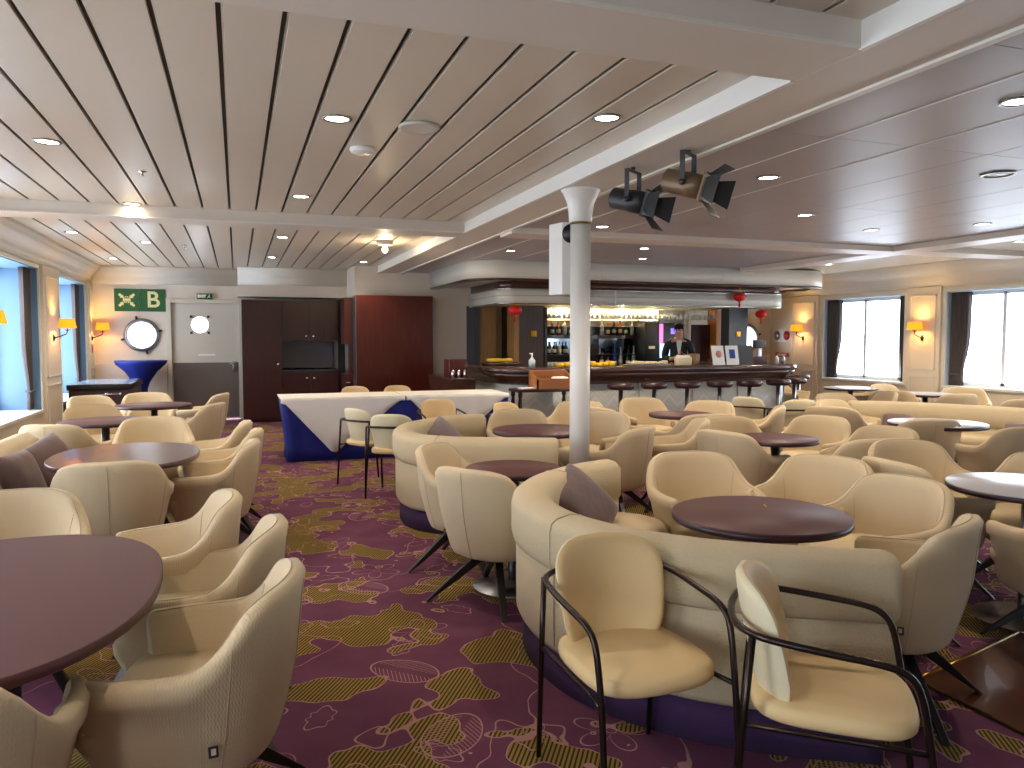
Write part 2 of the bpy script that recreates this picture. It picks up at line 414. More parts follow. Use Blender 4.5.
mb = MB(); wall_rects(mb, 'x', XR, XR+.25, YB, 13.0, 0, 2.8, [(a,b_,.72,2.155) for a,b_ in RW]); struct(mb.build('wall_right', 'pilaster_paint'))
def window_unit(name, side, a, b_, z0, z1, depth, mull):
    s = -1 if side == 'L' else 1; X = XL if side == 'L' else XR
    o = bpy.data.objects.new(name, None); COL.objects.link(o); struct(o); o.location = (X, (a+b_)/2, z0)
    w = (b_-a)/2; h = z1-z0; xf = s*(depth-.04)
    fr = MB(); t = .07
    xa, xb = sorted((xf-.02, xf+.03))
    def rr(w_, h0, h1, r, n=6):
        pts = []
        for cy, cz, a0 in ((w_-r, h1-r, 0), (-(w_-r), h1-r, 90), (-(w_-r), h0+r, 180), (w_-r, h0+r, 270)):
            for k in range(n+1):
                an = radians(a0+90*k/n); pts.append((cy+r*cos(an), cz+r*sin(an)))
        return pts
    outer = rr(w, 0, h, .004); inner = rr(w-t, t, h-t, .12)
    loops = [[Vector((xa, y, z)) for y, z in outer], [Vector((xb, y, z)) for y, z in outer], [Vector((xb, y, z)) for y, z in inner], [Vector((xa, y, z)) for y, z in inner]]
    fr.loft(loops, ring=True, cap=False, smooth=False)
    for m_ in mull: fr.box(xa, xb, -w+m_*2*w-.028, -w+m_*2*w+.028, t*.5, h-t*.5)
    fr.build('window_frame', 'frame_white', o)
    g = MB().box(xf+.004, xf+.010, -w+.03, w-.03, .03, h-.03).build('pane', 'pane', o)
    # casing: reveal lining and sill
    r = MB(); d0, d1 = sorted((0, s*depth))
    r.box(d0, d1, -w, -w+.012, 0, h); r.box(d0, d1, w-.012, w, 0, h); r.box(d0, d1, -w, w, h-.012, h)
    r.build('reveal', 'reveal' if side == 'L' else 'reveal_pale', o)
    d0, d1 = sorted((-s*.03, s*depth)); MB().box(d0, d1, -w-.03, w+.03, -.03, .008).build('window_sill', 'white_gloss', o, bevel=.004)
    # architrave on the room face
    q = MB(); e0, e1 = sorted((0, -s*.018))
    q.box(e0, e1, -w-.05, -w, -.05, h+.04); q.box(e0, e1, w, w+.05, -.05, h+.04); q.box(e0, e1, -w, w, h, h+.04)
    q.build('architrave', 'trim_paint', o)
def pane_mat():
    m = bpy.data.materials.new('pane'); m.use_nodes = True; N = m.node_tree.nodes; L = m.node_tree.links
    N.remove(N['Principled BSDF']); t = N.new('ShaderNodeBsdfTransparent'); g = N.new('ShaderNodeBsdfGlossy'); g.inputs['Roughness'].default_value = .02
    t.inputs[0].default_value = (.97, .99, 1, 1); mx = N.new('ShaderNodeMixShader'); mx.inputs[0].default_value = .04
    L.new(t.outputs[0], mx.inputs[1]); L.new(g.outputs[0], mx.inputs[2]); L.new(mx.outputs[0], N['Material Output'].inputs[0]); MATS['pane'] = m
pane_mat()
k = 1
for a, b_ in LW: window_unit('window_%d' % k, 'L', a, b_, .56, 2.306, .52, [.5]); k += 1
for a, b_ in RW: window_unit('window_%d' % k, 'R', a, b_, .72, 2.155, .22, [.13, .55]); k += 1

# pilasters with inset panels on both long walls
def pilaster(x, s, y0, y1, name, ztop):
    m = MB(); e = sorted((x, x+s*.05)); m.box(e[0], e[1], y0, y1, 0, ztop)
    o = struct(m.build(name, 'pilaster_paint', bevel=.004))
    q = MB(); i = .07; xf = x+s*.05
    for z0, z1 in ((.95, ztop-.12), (.15, .85)):
        for (ya, yb, za, zb) in ((y0+i, y0+i+.018, z0, z1), (y1-i-.018, y1-i, z0, z1), (y0+i, y1-i, z0, z0+.018), (y0+i, y1-i, z1-.018, z1)):
            e = sorted((xf, xf+s*.012)); q.box(e[0], e[1], ya, yb, za, zb)
    q.build('panel_moulding', 'trim_paint', o)
LP = [(-1.22,-.34),(1.82,2.74),(4.9,5.82),(7.98,8.84),(11.0,11.92),(14.08,14.55)]
RP = [(1.2,1.82),(3.8,4.4),(6.28,6.97),(8.95,9.57),(11.6,12.35)]
for i, (a, b_) in enumerate(LP): pilaster(XL, 1, a, b_, 'wall_left_pilaster' if i == 0 else 'wall_left_pilaster.%03d' % i, 2.36)
for i, (a, b_) in enumerate(RP): pilaster(XR, -1, a, b_, 'wall_right_pilaster' if i == 0 else 'wall_right_pilaster.%03d' % i, 2.24)

# cornices: profile swept along the wall
def cornice(name, pts, prof, m='trim_paint'):
    mb = MB(); sweep(mb, pts, prof, 0); return struct(mb.build(name, m))
prof = [(0,2.36),(.03,2.36),(.035,2.40),(.06,2.42),(.065,2.46),(.10,2.50),(.16,2.56),(.17,2.60),(.19,2.61),(.19,2.68),(0,2.68)]
cornice('trim_5', [(XL,14.6),(XL,YB)], prof)
cornice('trim_6', [(.03,14.5),(XL,14.5)], [(a*.8,z) for a,z in prof])
profR = [(0,2.24),(.04,2.24),(.05,2.30),(.09,2.32),(.10,2.38),(.17,2.44),(.24,2.50),(.26,2.56),(.28,2.57),(.28,2.66),(0,2.66)]
cornice('trim_7', [(XR,YB),(XR,13.0)], profR)
cornice('trim_8', [(XR,13.0),(8.6,13.0)], profR)

# end walls with portholes
def hole_wall(name, y0, y1, x0, x1, holes_round, m, z1=2.8, rects=()):
    mb = MB(); hs = list(rects)
    for (cx, cz, r) in holes_round: hs.append((cx-r*1.5, cx+r*1.5, cz-r*1.5, cz+r*1.5))
    wall_rects(mb, 'y', y0, y1, x0, x1, 0, z1, hs)
    for (cx, cz, r) in holes_round:
        n = 32; sq = []; ci = []
        for k in range(n):
            a = 2*pi*k/n+pi/4; c, s_ = cos(a), sin(a); q = r*1.5/max(abs(c), abs(s_)); sq.append((cx+c*q, cz+s_*q)); ci.append((cx+c*r, cz+s_*r))
        mb.loft([[Vector((x,y0,z)) for x,z in sq],[Vector((x,y0,z)) for x,z in ci],[Vector((x,y1,z)) for x,z in ci],[Vector((x,y1,z)) for x,z in sq]], cap=False, smooth=False)
    return struct(mb.build(name, m))
hole_wall('wall_back', 14.5, 14.62, XL-.54, 1.86, [(-1.525,1.50,.225)], 'wall_paint', rects=[(-1.06,.03,0,2.05)])
hole_wall('wall_back_right', 13.0, 13.12, 8.2, XR+.25, [(9.62,1.45,.23)], 'pilaster_paint')
struct(MB().box(1.86, 5.0, 13.0, 13.12, 0, 2.8).build('wall_back_middle', 'wall_paint'))
struct(MB().box(1.86, 1.98, 13.12, 14.6, 0, 2.8).build('wall_back_return', 'wall_paint'))
struct(MB().box(5.0, 8.2, 13.6, 13.72, 0, 2.8).build('wall_behind_bar', 'wall_paint'))
struct(MB().box(XL-.6, XR+.4, YB-.15, YB, 0, 2.8).build('wall_front', 'wall_paint'))
struct(MB().box(XL-.6, XR+.4, YB-.15, 15, 2.8, 2.9).build('ceiling_deck', 'groove'))
mb = MB(); mb.box(XL, -1.14, 14.47, 14.5, 1.08-.9, 1.02); struct(mb.build('trim_9', 'wall_paint', bevel=.006))

def porthole(name, cx, y, cz, r, label, dogs=4):
    t = struct(bpy.data.objects.new(name, None)); COL.objects.link(t); t.location = (cx, y, cz)
    M_ = Matrix.Rotation(pi/2, 4, 'X')
    m = MB(); loops = []
    for (rr, zz) in ((r*.98, -.04), (r*.98, .05), (r*1.06, .06), (r*1.24, .045), (r*1.26, 0), (r*1.26, -.005)):
        loops.append([M_ @ Vector((rr*cos(2*pi*k/36), rr*sin(2*pi*k/36), zz)) for k in range(36)])
    m.loft(loops, ring=True); m.build('window_frame', 'steel', t)
    MB().lathe([(.001,0),(r*.99,0),(r*.99,.006),(.001,.006)], 32, (0,0,-.03), M_).build('pane', 'pane', t)
    for k in range(dogs):
        a = pi/2*k+.25; MB().rbox(-.018,.018,-.03,.03,.0,.035, .006, M_ @ Matrix.Translation((cos(a)*r*1.33, sin(a)*r*1.33, .02)) @ Matrix.Rotation(a+pi/2,4,'Z')).build('clamp', 'black', t)
    return t
porthole('window_20', -1.525, 14.5, 1.50, .225, '')
porthole('window_21', 9.62, 13.0, 1.45, .23, '')

# door with porthole
d = struct(bpy.data.objects.new('door_1', None)); COL.objects.link(d); d.location = (-.515, 14.5, 0)
fr = MB(); fr.box(-.62,-.545,-.05,.05,0,2.12); fr.box(.545,.62,-.05,.05,0,2.12); fr.box(-.545,.545,-.05,.05,2.05,2.12); fr.build('door_frame', 'door_paint', d, bevel=.006)
lf = MB(); wr = .14; cz = 1.68; cx = -.09
hs = [(cx-.2, cx+.2, cz-.2, cz+.2)]; wall_rects(lf, 'y', .02, .07, -.545, .545, .03, 2.05, hs)
n = 32; sq = []; ci = []
for k in range(n):
    a = 2*pi*k/n+pi/4; c_, s_ = cos(a), sin(a); q = .2/max(abs(c_), abs(s_)); sq.append((cx+c_*q, cz+s_*q)); ci.append((cx+c_*wr, cz+s_*wr))
lf.loft([[Vector((x,.02,z)) for x,z in sq],[Vector((x,.02,z)) for x,z in ci],[Vector((x,.07,z)) for x,z in ci],[Vector((x,.07,z)) for x,z in sq]], cap=False, smooth=False)
lf.build('door_leaf', 'door_paint', d)
MB().box(-.53,.53,.008,.02,.05,1.02).build('kick_panel', 'grey_panel', d)
MB().box(-.13,.15,.006,.02,1.14,1.17).build('label_strip', 'sign_white', d)
h = MB(); h.rbox(.43,.50,-.01,.02,.86,1.04,.006); h.tube([(.465,-.01,1.0),(.465,-.05,1.0),(.38,-.05,1.0)], .012); h.build('door_handle', 'steel', d)
for sx_, sz in ((-1,-1),(1,-1),(-1,1),(1,1)): MB().rbox(-.02,.02,-.01,.02,-.02,.02,.005, Matrix.Translation((cx+sx_*.14, 0, cz+sz*.14))).build('clamp', 'black', d)
struct(MB().box(-1.14, -1.075, 14.46, 14.5, 0, 1.02).build('trim_10', 'grey_panel'))
# end wall cornice block above cabinets
struct(MB().box(.03, 1.86, 14.0, 14.5, 2.16, 2.8).build('wall_back_bulkhead', 'wall_paint'))
cornice('trim_11', [(1.86,14.0),(.03,14.0)], [(a*.5,z) for a,z in prof])

# signs
def text(body, size, loc, parent, m, rot=(pi/2,0,0), name='lettering', ext=.002, align='CENTER'):
    c = bpy.data.curves.new(name, 'FONT'); c.body = body; c.size = size; c.extrude = ext; c.align_x = align; c.align_y = 'CENTER'
    c.offset = .006; c.materials.append(MATS[m]); o = bpy.data.objects.new(name, c); COL.objects.link(o); bpy.context.view_layer.update()
    me = bpy.data.meshes.new_from_object(o.evaluated_get(bpy.context.evaluated_depsgraph_get())); bpy.data.objects.remove(o)
    o = bpy.data.objects.new(name, me); COL.objects.link(o); o.location = loc; o.rotation_euler = rot; o.parent = parent; return o
RX = Matrix.Rotation(pi/2, 4, 'X')
s = thing('muster_sign', 'green muster sign with cream arrows and a huddle of people', 'sign', (-1.73,14.49,2.09))
MB().box(-.20,.19,-.01,.01,-.19,.19).build('plate', 'sign_green', s)
for k in range(4):
    m = MB(); a = pi/4+k*pi/2; R_ = RX @ Matrix.Translation((cos(a)*.105*1.1-.01, sin(a)*.105*.9, .011)) @ Matrix.Rotation(a,4,'Z')
    m.prism([(.05,-.02),(.05,.02),(-.005,.02),(-.005,.04),(-.045,0),(-.005,-.04),(-.005,-.02)], 0, .003, R_); m.build('arrow', 'sign_cream', s)
m = MB()
for x in (-.045,-.015,.015,.045):
    m.lathe([(.001,0),(.012,0),(.012,.003),(.001,.003)], 12, (x-.01,.045+(.008 if abs(x)<.02 else 0),.011), RX)
    m.prism([(x-.024,.028),(x+.004,.028),(x+.004,-.05),(x-.003,-.05),(x-.006,-.01),(x-.014,-.01),(x-.017,-.05),(x-.024,-.05)], .011, .0145, RX)
m.build('people_symbol', 'sign_cream', s)
s = thing('letter_sign', 'green sign with a large cream letter B above the end wall porthole', 'sign', (-1.335,14.49,2.09))
MB().box(-.195,.195,-.01,.01,-.19,.19).build('plate', 'sign_green', s)
text('B', .38, (0,-.013,0), s, 'sign_cream')
s = thing('exit_sign', 'small green EXIT sign with running figure over the end door', 'sign', (-.51,14.44,2.17))
MB().box(-.13,.12,-.01,.01,-.05,.05).build('plate', 'sign_green', s)
text('EXIT', .065, (-.05,-.013,0), s, 'sign_white')
m = MB(); m.lathe([(.001,0),(.008,0),(.008,.003),(.001,.003)], 10, (.075,.03,.011), RX)
m.prism([(.06,.02),(.075,.022),(.07,-.002),(.09,-.015),(.08,-.022),(.06,-.008),(.045,-.03),(.037,-.026),(.055,0)], .011, .014, RX); m.build('running_figure', 'sign_white', s)

# ------------------------------------------------------------------ cabinets on the end wall
def cabinet(name, label, x0, x1, y0, y1, z0, z1, m, doors, knobs, toe=True):
    t = thing(name, label, 'cabinet', ((x0+x1)/2, y0, z0)); w = (x1-x0)/2
    b = MB(); b.box(-w, w, .02, y1-y0, .06 if toe else 0, z1-z0)
    if toe: b.box(-w+.02, w-.02, .06, y1-y0, 0, .06)
    b.build('body', m, t)
    for i, (a, c, za, zb) in enumerate(doors):
        dd = MB().box(-w+a*2*w+.003, -w+c*2*w-.003, 0, .02, za, zb).build('door', m, t, bevel=.002)
        if i < len(knobs):
            kx, kz = knobs[i]; MB().lathe([(.001,0),(.018,0),(.018,.015),(.008,.022),(.008,.03)], 14, (0,0,0), Matrix.Translation((kx, -.03, kz)) @ Matrix.Rotation(-pi/2,4,'X')).build('knob', 'chrome', dd)
    return t
cabinet('wardrobe', 'tall dark mahogany wardrobe beside the end door, one knob', .08, .72, 13.82, 14.49, 0, 2.10, 'mahogany_dark', [(0,1,.07,2.09)], [(.26,1.0)])
cabinet('wall_cupboard', 'dark mahogany upper cupboard with two knobs above the serving niche', .72, 1.68, 13.85, 14.49, 1.40, 2.10, 'mahogany_dark', [(0,.5,.01,.69),(.5,1,.01,.69)], [(-.06,.08),(.06,.08)], False)
t = cabinet('base_cupboard', 'dark mahogany base cupboard with two knobs below the serving niche', .72, 1.68, 13.85, 14.46, 0, .90, 'mahogany_dark', [(0,.5,.07,.85),(.5,1,.07,.85)], [(-.06,.75),(.06,.75)])
MB().box(-.48,.48,-.01,.60,.87,.90).build('worktop', 'dark_grey', t)
t = thing('niche_splashback', 'reflective grey-violet glass back panel of the serving niche', 'panel', (1.2,14.4,.9))
MB().box(-.47,.47,0,.03,.01,.49).build('panel', 'niche_glass' if 'niche_glass' in MATS else 'dark_grey', t)
MATS['niche_glass'] = mat('niche_glass', '#4a4656', .12, spec=.8); t.children[0].data.materials[0] = MATS['niche_glass']
MB().box(-.1,.1,-.004,0,.1,.45).build('sheen_strip', 'niche_glass', t)
t = thing('corner_cabinet', 'narrow mahogany cabinet with open shelf, edge-on beside the black gap', 'cabinet', (1.745,13.0,0))
b = MB(); b.box(-.06,.10,0,.5,0,.85); b.box(-.06,.10,0,.5,1.35,2.12); b.box(.06,.10,0,.5,.85,1.35); b.build('body', 'mahogany', t)
MB().rbox(-.04,.02,-.03,0,.70,.72,.004).build('handle', 'chrome', t)
struct(MB().box(1.69,1.81,13.95,14.0,0,2.12).build('wall_back_gap', 'black'))
t = thing('tall_cabinet', 'large reddish mahogany cabinet with a flat plain front, right of the niche', 'cabinet', (2.5,12.72,0))
MB().box(-.67,.62,0,.27,.0,2.15).build('body', 'mahogany', t, bevel=.003)
MB().box(-.68,-.665,-.005,.27,.0,2.15).build('edge_strip', 'steel', t)

# ------------------------------------------------------------------ stage box, pedestal with blue cover on the left
t = thing('flight_case', 'maroon storage counter with a pale blue-grey top and a chrome bar, by the left wall', 'cabinet', (-1.86,12.1,0))
MB().box(-.36,.40,0,1.5,.0,.72).build('body', 'leather', t, bevel=.01)
MB().rbox(-.38,.42,-.02,1.52,.72,.80,.008).build('top', 'black', t)
MB().box(-.34,.38,.02,1.48,.80,.803).build('top_inlay', 'blue_top', t)
h = MB(); h.tube([(-.02,-.035,.66),(.30,-.035,.66)], .012); h.rbox(.10,.14,-.05,-.005,.64,.68,.006); h.rbox(.28,.31,-.05,-.005,.64,.68,.006); h.build('handle', 'chrome', t)
t = thing('cocktail_table', 'round high table in a stretched royal blue cover under the porthole', 'table', (-1.50,14.02,0))
MB().lathe([(.30,0),(.24,.12),(.10,.45),(.09,.60),(.13,.72),(.25,.90),(.38,1.02),(.40,1.06),(.40,1.08),(.001,1.085)], 32).build('cover', 'blue_stretch', t)

# ------------------------------------------------------------------ bar
BX0, BX1 = 3.75, 8.25
def front_curve(off=0, zz=0):
    # counter outline: straight front, rounded both ends, returns going back
    pts = []
    x0, x1, y0 = 3.33-off, 8.38+off, 9.72-off
    r = .75+off*.5
    pts.append((x0, 12.2)); pts.append((x0, y0+r))
    for k in range(1, 9):
        a = pi+pi/2*k/8; pts.append((x0+r+r*cos(a), y0+r+r*sin(a)))
    r2 = .45+off*.5
    for k in range(0, 9):
        a = 1.5*pi+pi/2*k/8; pts.append((x1-r2+r2*cos(a), y0+r2+r2*sin(a)))
    pts.append((x1, 12.0))
    return pts
t = thing('bar_counter', 'long curved bar counter with dark top and pale herringbone front', 'bar', (0,0,0))
sweep(MB(), front_curve(), [(0,.955),(0,1.02),(.015,1.04),(.62,1.04),(.62,.97),(.30,.955)], 0).build('countertop', 'bar_top', t)
m = MB(); sweep(m, front_curve(), [(.02,.955),(.45,.955),(.45,.80),(.17,.80),(.14,.84),(.06,.90)], 0); m.build('wood_fascia', 'bar_wood', t)
m = MB(); sweep(m, front_curve(), [(.20,.0),(.20,.80),(.30,.80),(.30,.0)], 0); m.build('front_panel', 'bar_panel', t)
m = MB()
for x in (4.6, 5.5, 6.4, 7.2, 8.05): m.box(x-.006, x+.006, 9.9, 9.925, .05, .80)
m.build('panel_joint', 'grey_plastic', t)
m = MB(); sweep(m, front_curve(), [(.17,.0),(.17,.10),(.22,.10),(.22,0)], 0); m.build('kick_plate', 'steel', t)
m = MB(); m.tube([(p[0], p[1], .22) for p in front_curve(-.05)[1:-1]], .018, 8); m.build('foot_rail', 'chrome', t)

# canopy over the bar
def canopy_curve(x0, x1, y0, r, back=12.6, cham=True):
    pts = [(x0-.0, back), (x0, y0+r)]
    for k in range(1, 9):
        a = pi+pi/2*k/8; pts.append((x0+r+r*cos(a), y0+r+r*sin(a)))
    for k in range(0, 9):
        a = 1.5*pi+pi/2*k/8; pts.append((x1-r+r*cos(a), y0+r+r*sin(a)))
    pts.append((x1, back)); return pts
t = thing('bar_canopy', 'two-tier pale grey canopy with brown bands wrapped around above the bar', 'canopy', (0,0,0))
up = canopy_curve(3.12, 9.46, 10.37, .55, 12.9)
m = MB(); sweep(m, up, [(0,2.30),(0,2.50),(.02,2.52),(.02,2.56),(.12,2.56),(.12,2.30)], 0); m.build('upper_fascia', 'canopy', t)
m = MB(); sweep(m, up, [(-.006,2.275),(-.006,2.30),(.14,2.30),(.14,2.275)], 0); m.build('edge_band', 'bar_wood', t)
m = MB(); m.prism([(x, y) for x, y in canopy_curve(3.22, 9.36, 10.47, .45, 12.9)], 2.31, 2.33); m.build('underside', 'paint', t)
lo = canopy_curve(3.72, 8.92, 10.9, .28, 12.6)
m = MB(); sweep(m, lo, [(0.03,2.19),(0.03,2.31),(.10,2.31),(.10,2.19)], 0); m.build('brown_band', 'bar_wood', t)
m = MB(); sweep(m, lo, [(0,1.965),(0,2.19),(.10,2.19),(.10,1.965)], 0); m.build('valance', 'canopy', t)
m = MB(); sweep(m, lo, [(-.008,2.085),(-.008,2.092),(.0,2.092),(.0,2.085)], 0); m.build('valance_line', 'steel', t)
m = MB(); m.prism([(x, y) for x, y in canopy_curve(3.80, 8.84, 10.98, .24, 12.6)], 1.99, 2.02); m.build('soffit_panel', 'cream_lit', t)
MB().box(5.60,5.62,10.885,10.9,1.965,2.19).build('valance_joint', 'white_gloss', t)
m = MB(); m.box(7.22,7.226,10.366,10.372,2.30,2.50); m.box(5.1,5.106,10.366,10.372,2.30,2.50); m.build('fascia_joint', 'grey_plastic', t)
m = MB()
for zz in (1.97, 2.19):
    m.tube([(p[0], p[1], zz) for p in canopy_curve(3.715, 8.925, 10.895, .285, 12.4)], .010, 6)
m.build('chrome_line', 'chrome', t)

# back-bar walls
def bk(name, x0, x1, y0, y1, z0, z1, m): return struct(MB().box(x0,x1,y0,y1,z0,z1).build(name, m))
bk('wall_bar_left', 3.76, 3.86, 12.45, 12.9, 0, 2.0, 'dark_grey'); bk('wall_bar_oak', 3.86, 4.17, 12.5, 12.9, 0, 2.0, 'oak')
bk('wall_bar_niche', 4.17, 4.66, 12.86, 12.95, 0, 2.0, 'cream_lit'); bk('wall_bar_niche_side', 4.39, 4.48, 12.4, 12.86, 0, 2.0, 'mahogany_dark')
bk('pillar_bar_oak', 4.33, 4.42, 12.05, 12.4, 0, 2.0, 'oak'); bk('wall_bar_dark', 4.42, 4.86, 12.05, 12.6, 0, 2.0, 'dark_wall')
bk('pillar_bar_orange', 8.44, 8.60, 12.3, 12.6, 0, 2.0, 'orange_wood'); bk('pillar_bar_grey', 8.33, 8.72, 11.75, 12.0, 0, 2.0, 'dark_grey')
t = thing('wall_plaque', 'small gold plaque on the dark wall left of the bar shelves', 'sign', (4.68,12.04,1.52)); MB().rbox(-.05,.05,-.01,.01,-.05,.05,.004).build('plate', 'gold', t)
t = thing('wall_plaque', 'small gold plaque on the grey pillar at the right of the bar', 'sign', (8.52,11.74,1.52)); MB().rbox(-.04,.04,-.01,.01,-.045,.045,.004).build('plate', 'gold', t)

# back bar shelving unit
SY = 12.3
t = thing('back_bar', 'dark back bar unit with mirrored panels and bottle shelves', 'shelf', (0,0,0))
m = MB(); m.box(4.98,7.35,SY,SY+.4,0,.92); m.box(4.98,7.35,SY+.34,SY+.4,.92,2.0); m.box(4.98,5.03,SY,SY+.4,.92,2.0); m.box(5.72,6.1,SY+.2,SY+.4,.92,2.0); m.box(6.78,7.35,SY+.2,SY+.4,.92,1.99)
m.build('carcass', 'dark_wall', t)
m = MB(); m.box(5.03,7.3,SY+.02,SY+.34,1.44,1.50); m.build('shelf', 'dark_wall', t)
m = MB(); m.box(5.03,7.3,SY+.02,SY+.34,1.15,1.165); m.build('shelf', 'dark_wall', t)
m = MB(); m.box(5.03,7.3,SY+.02,SY+.34,1.655,1.66); m.build('shelf', 'shelf_glass', t)
MB().box(5.03,5.72,SY+.32,SY+.339,1.17,1.44).build('mirror', 'mirror', t); MB().box(6.1,6.78,SY+.182,SY+.199,1.17,1.44).build('mirror', 'mirror', t)
m = MB(); m.box(5.03,7.3,SY+.17,SY+.199,1.76,1.97); m.build('lit_back', 'back_lit', t)
m = MB(); m.box(4.95,8.45,SY-.12,SY+.2,1.97,1.99); m.build('glass_rack_board', 'cream_lit', t)
# hanging stemware (upside down)
g0 = MB().lathe([(.035,0),(.035,-.004),(.005,-.008),(.004,-.09),(.02,-.105),(.037,-.14),(.035,-.185),(.033,-.185),(.034,-.14),(.018,-.108)], 12)
g = g0.build('wine_glass', 'stem_glass'); tag(g, 'clear stemmed glass hanging upside down from the back bar rack', 'glass', 'glasses hanging over the back bar'); g.location = (5.05,SY-.06,1.968)
i = 0
for row in range(2):
    for k in range(38 if row == 0 else 36):
        x = 5.05+k*.089+(.04 if row else 0); y = SY-.06+row*.15
        if i == 0: i = 1; continue
        c = g.copy(); COL.objects.link(c); c.location = (x, y, 1.968)
# tumblers on lowest shelf
tb = MB().lathe([(.024,0),(.030,.11),(.028,.11),(.022,.006),(.001,.006)], 12).build('tumbler', 'stem_glass'); tag(tb, 'clear tumbler standing in rows on the back bar worktop left of the column', 'glass', 'tumblers at the left of the back bar')
tb.location = (5.06,SY+.06,.921); i = 0
for row in range(2):
    for k in range(10):
        if row == 0 and k == 0: continue
        c = tb.copy(); COL.objects.link(c); c.location = (5.06+k*.072, SY+.06+row*.08, .921+.0)
t = MB(); 
# bottles
def bottle(kind, m, x, y, z, h, label, group):
    r = .036*(1.15 if kind == 'wide' else 1)
    prof = [(.001,0),(r,0),(r,h*.52),(r*.9,h*.60),(.014,h*.74),(.013,h*.95),(.016,h*.95),(.016,h),(.001,h)]
    if kind == 'wide': prof = [(.001,0),(r,0),(r*1.05,h*.5),(r*.8,h*.62),(.018,h*.72),(.018,h),(.001,h)]
    o = thing('bottle', label, 'bottle', (x,y,z), 0, group)
    MB().lathe(prof, 14).build('glass_body', m, o); MB().cyl(r*1.03, h*.14, h*.40, n=14).build('paper_label', 'label_paper', o)
    return o
ords = ['first','second','third','fourth','fifth','sixth','seventh','eighth','ninth','tenth','eleventh','twelfth','thirteenth','fourteenth']
mm = {'amber':'amber','dark green':'green_glass','clear':'clear_bottle','blue':'blue_bottle','brown':'brown_glass'}
up_ = [(5.16,'brown'),(5.28,'amber'),(5.40,'clear'),(5.52,'brown'),(5.64,'clear'),(6.12,'clear'),(6.24,'amber'),(6.36,'brown'),(6.48,'amber'),(6.60,'dark green'),(6.72,'clear'),(6.85,'amber'),(7.0,'brown')]
for k, (x, c) in enumerate(up_):
    bottle('slim', mm[c], x, SY+.10, 1.50, .25+.02*((k*7) % 3-1), '%s %s bottle from the left on the upper back bar shelf' % (ords[k], c), 'bottles on the upper back bar shelf')
lo_ = [(5.10,'brown'),(5.20,'brown'),(5.30,'clear'),(5.42,'brown'),(5.55,'brown'),(6.12,'brown'),(6.24,'brown'),(6.38,'blue'),(6.50,'clear'),(6.64,'dark green'),(6.76,'clear'),(6.88,'amber'),(7.0,'clear')]
for k, (x, c) in enumerate(lo_):
    bottle('wide' if c == 'blue' else 'slim', mm[c], x, SY+.10, 1.165 if k < 5 else .921, .22 if k < 5 else .36+.03*((k*5) % 3-1), '%s %s bottle from the left on the lower back bar level' % (ords[k], c), 'bottles on the lower back bar level')
# coffee machine and equipment
t = thing('drinks_machine', 'dark drinks machine with glowing pink, violet and pale blue panels behind the bar', 'machine', (7.15,11.95,.9))
MB().rbox(-.42,.30,0,.30,0,.82,.01).build('body', 'black', t)
MB().box(-.13,-.06,-.01,.0,.45,.80).build('pink_panel', 'screen_pink', t); MB().box(.10,.20,-.01,0,.62,.72).build('violet_screen', 'screen_violet', t)
MB().box(-.12,.08,-.012,0,.20,.45).build('pale_blue_panel', 'screen_blue', t); MB().box(.10,.30,-.02,0,.15,.42).build('steel_panel', 'steel', t)
MB().box(-.34,-.22,-.01,0,.36,.41).build('name_plate', 'label_paper', t)
bk('wall_bar_white', 7.40, 8.10, 12.85, 12.95, 0, 2.0, 'frame_white')
t = thing('service_door', 'dark maroon service door behind the bartender', 'door', (8.05,12.5,0)); MB().box(-.0,.40,0,.05,0,1.70).build('leaf', 'maroon', t); MB().rbox(.33,.37,-.03,0,.95,1.05,.004).build('handle', 'chrome', t)
# items on the counter
t = thing('menu_stand', 'white framed menu card with round pink picture, leftmost of three on the bar', 'menu', (6.89,9.95,1.04), -3)
def menu(t, m, pic):
    R_ = Matrix.Rotation(radians(-12),4,'X'); MB().box(-.11,.11,0,.012,0,.30,R_).build('board', m, t)
    if pic: 
        q = MB(); 
        if pic == 'red': q.lathe([(.001,0),(.055,0),(.055,.003),(.001,.003)], 20, (0,0,0), R_ @ Matrix.Translation((.01,-.001,.17)) @ RX)
        else: q.box(-.05,.05,-.004,0,.10,.24,R_)
        q.build('picture', 'lantern_pale' if pic == 'red' else 'blue_bottle', t)
    MB().box(-.11,.11,.05,.09,0,.01).build('foot', 'black', t)
mat('lantern_pale', '#c98a7a', .6)
menu(t, 'paper', 'red')
t = thing('menu_stand', 'white framed menu card with blue picture, middle of three on the bar', 'menu', (7.14,9.95,1.04), 0); menu(t, 'paper', 'blue')
t = thing('menu_stand', 'dark slate menu board, rightmost of three on the bar', 'menu', (7.40,9.95,1.04), 3); menu(t, 'slate', None)
t = thing('bar_till', 'maroon tray box behind the dark menu board on the bar', 'box', (7.72,10.1,1.04)); MB().rbox(-.16,.16,0,.2,0,.12,.006).build('body', 'maroon', t)
for k, (x, lab, m_) in enumerate([(8.02,'white condiment pot at the right end of the bar top','white_gloss'),(8.14,'steel shaker pot at the far right tip of the bar top','steel')]):
    t = thing('pot', lab, 'pot', (x,10.05,1.04)); MB().lathe([(.001,0),(.03,0),(.035,.08),(.025,.11),(.012,.13),(.001,.135)], 14).build('body', m_, t)
t = thing('beer_tap', 'dark square beer tap head on a post near the right end of the bar', 'tap', (7.95,10.4,1.04)); MB().rbox(-.04,.04,-.02,.02,0,.25,.008).build('post', 'steel', t); MB().rbox(-.10,.10,-.04,.04,.25,.38,.01).build('head', 'slate', t)
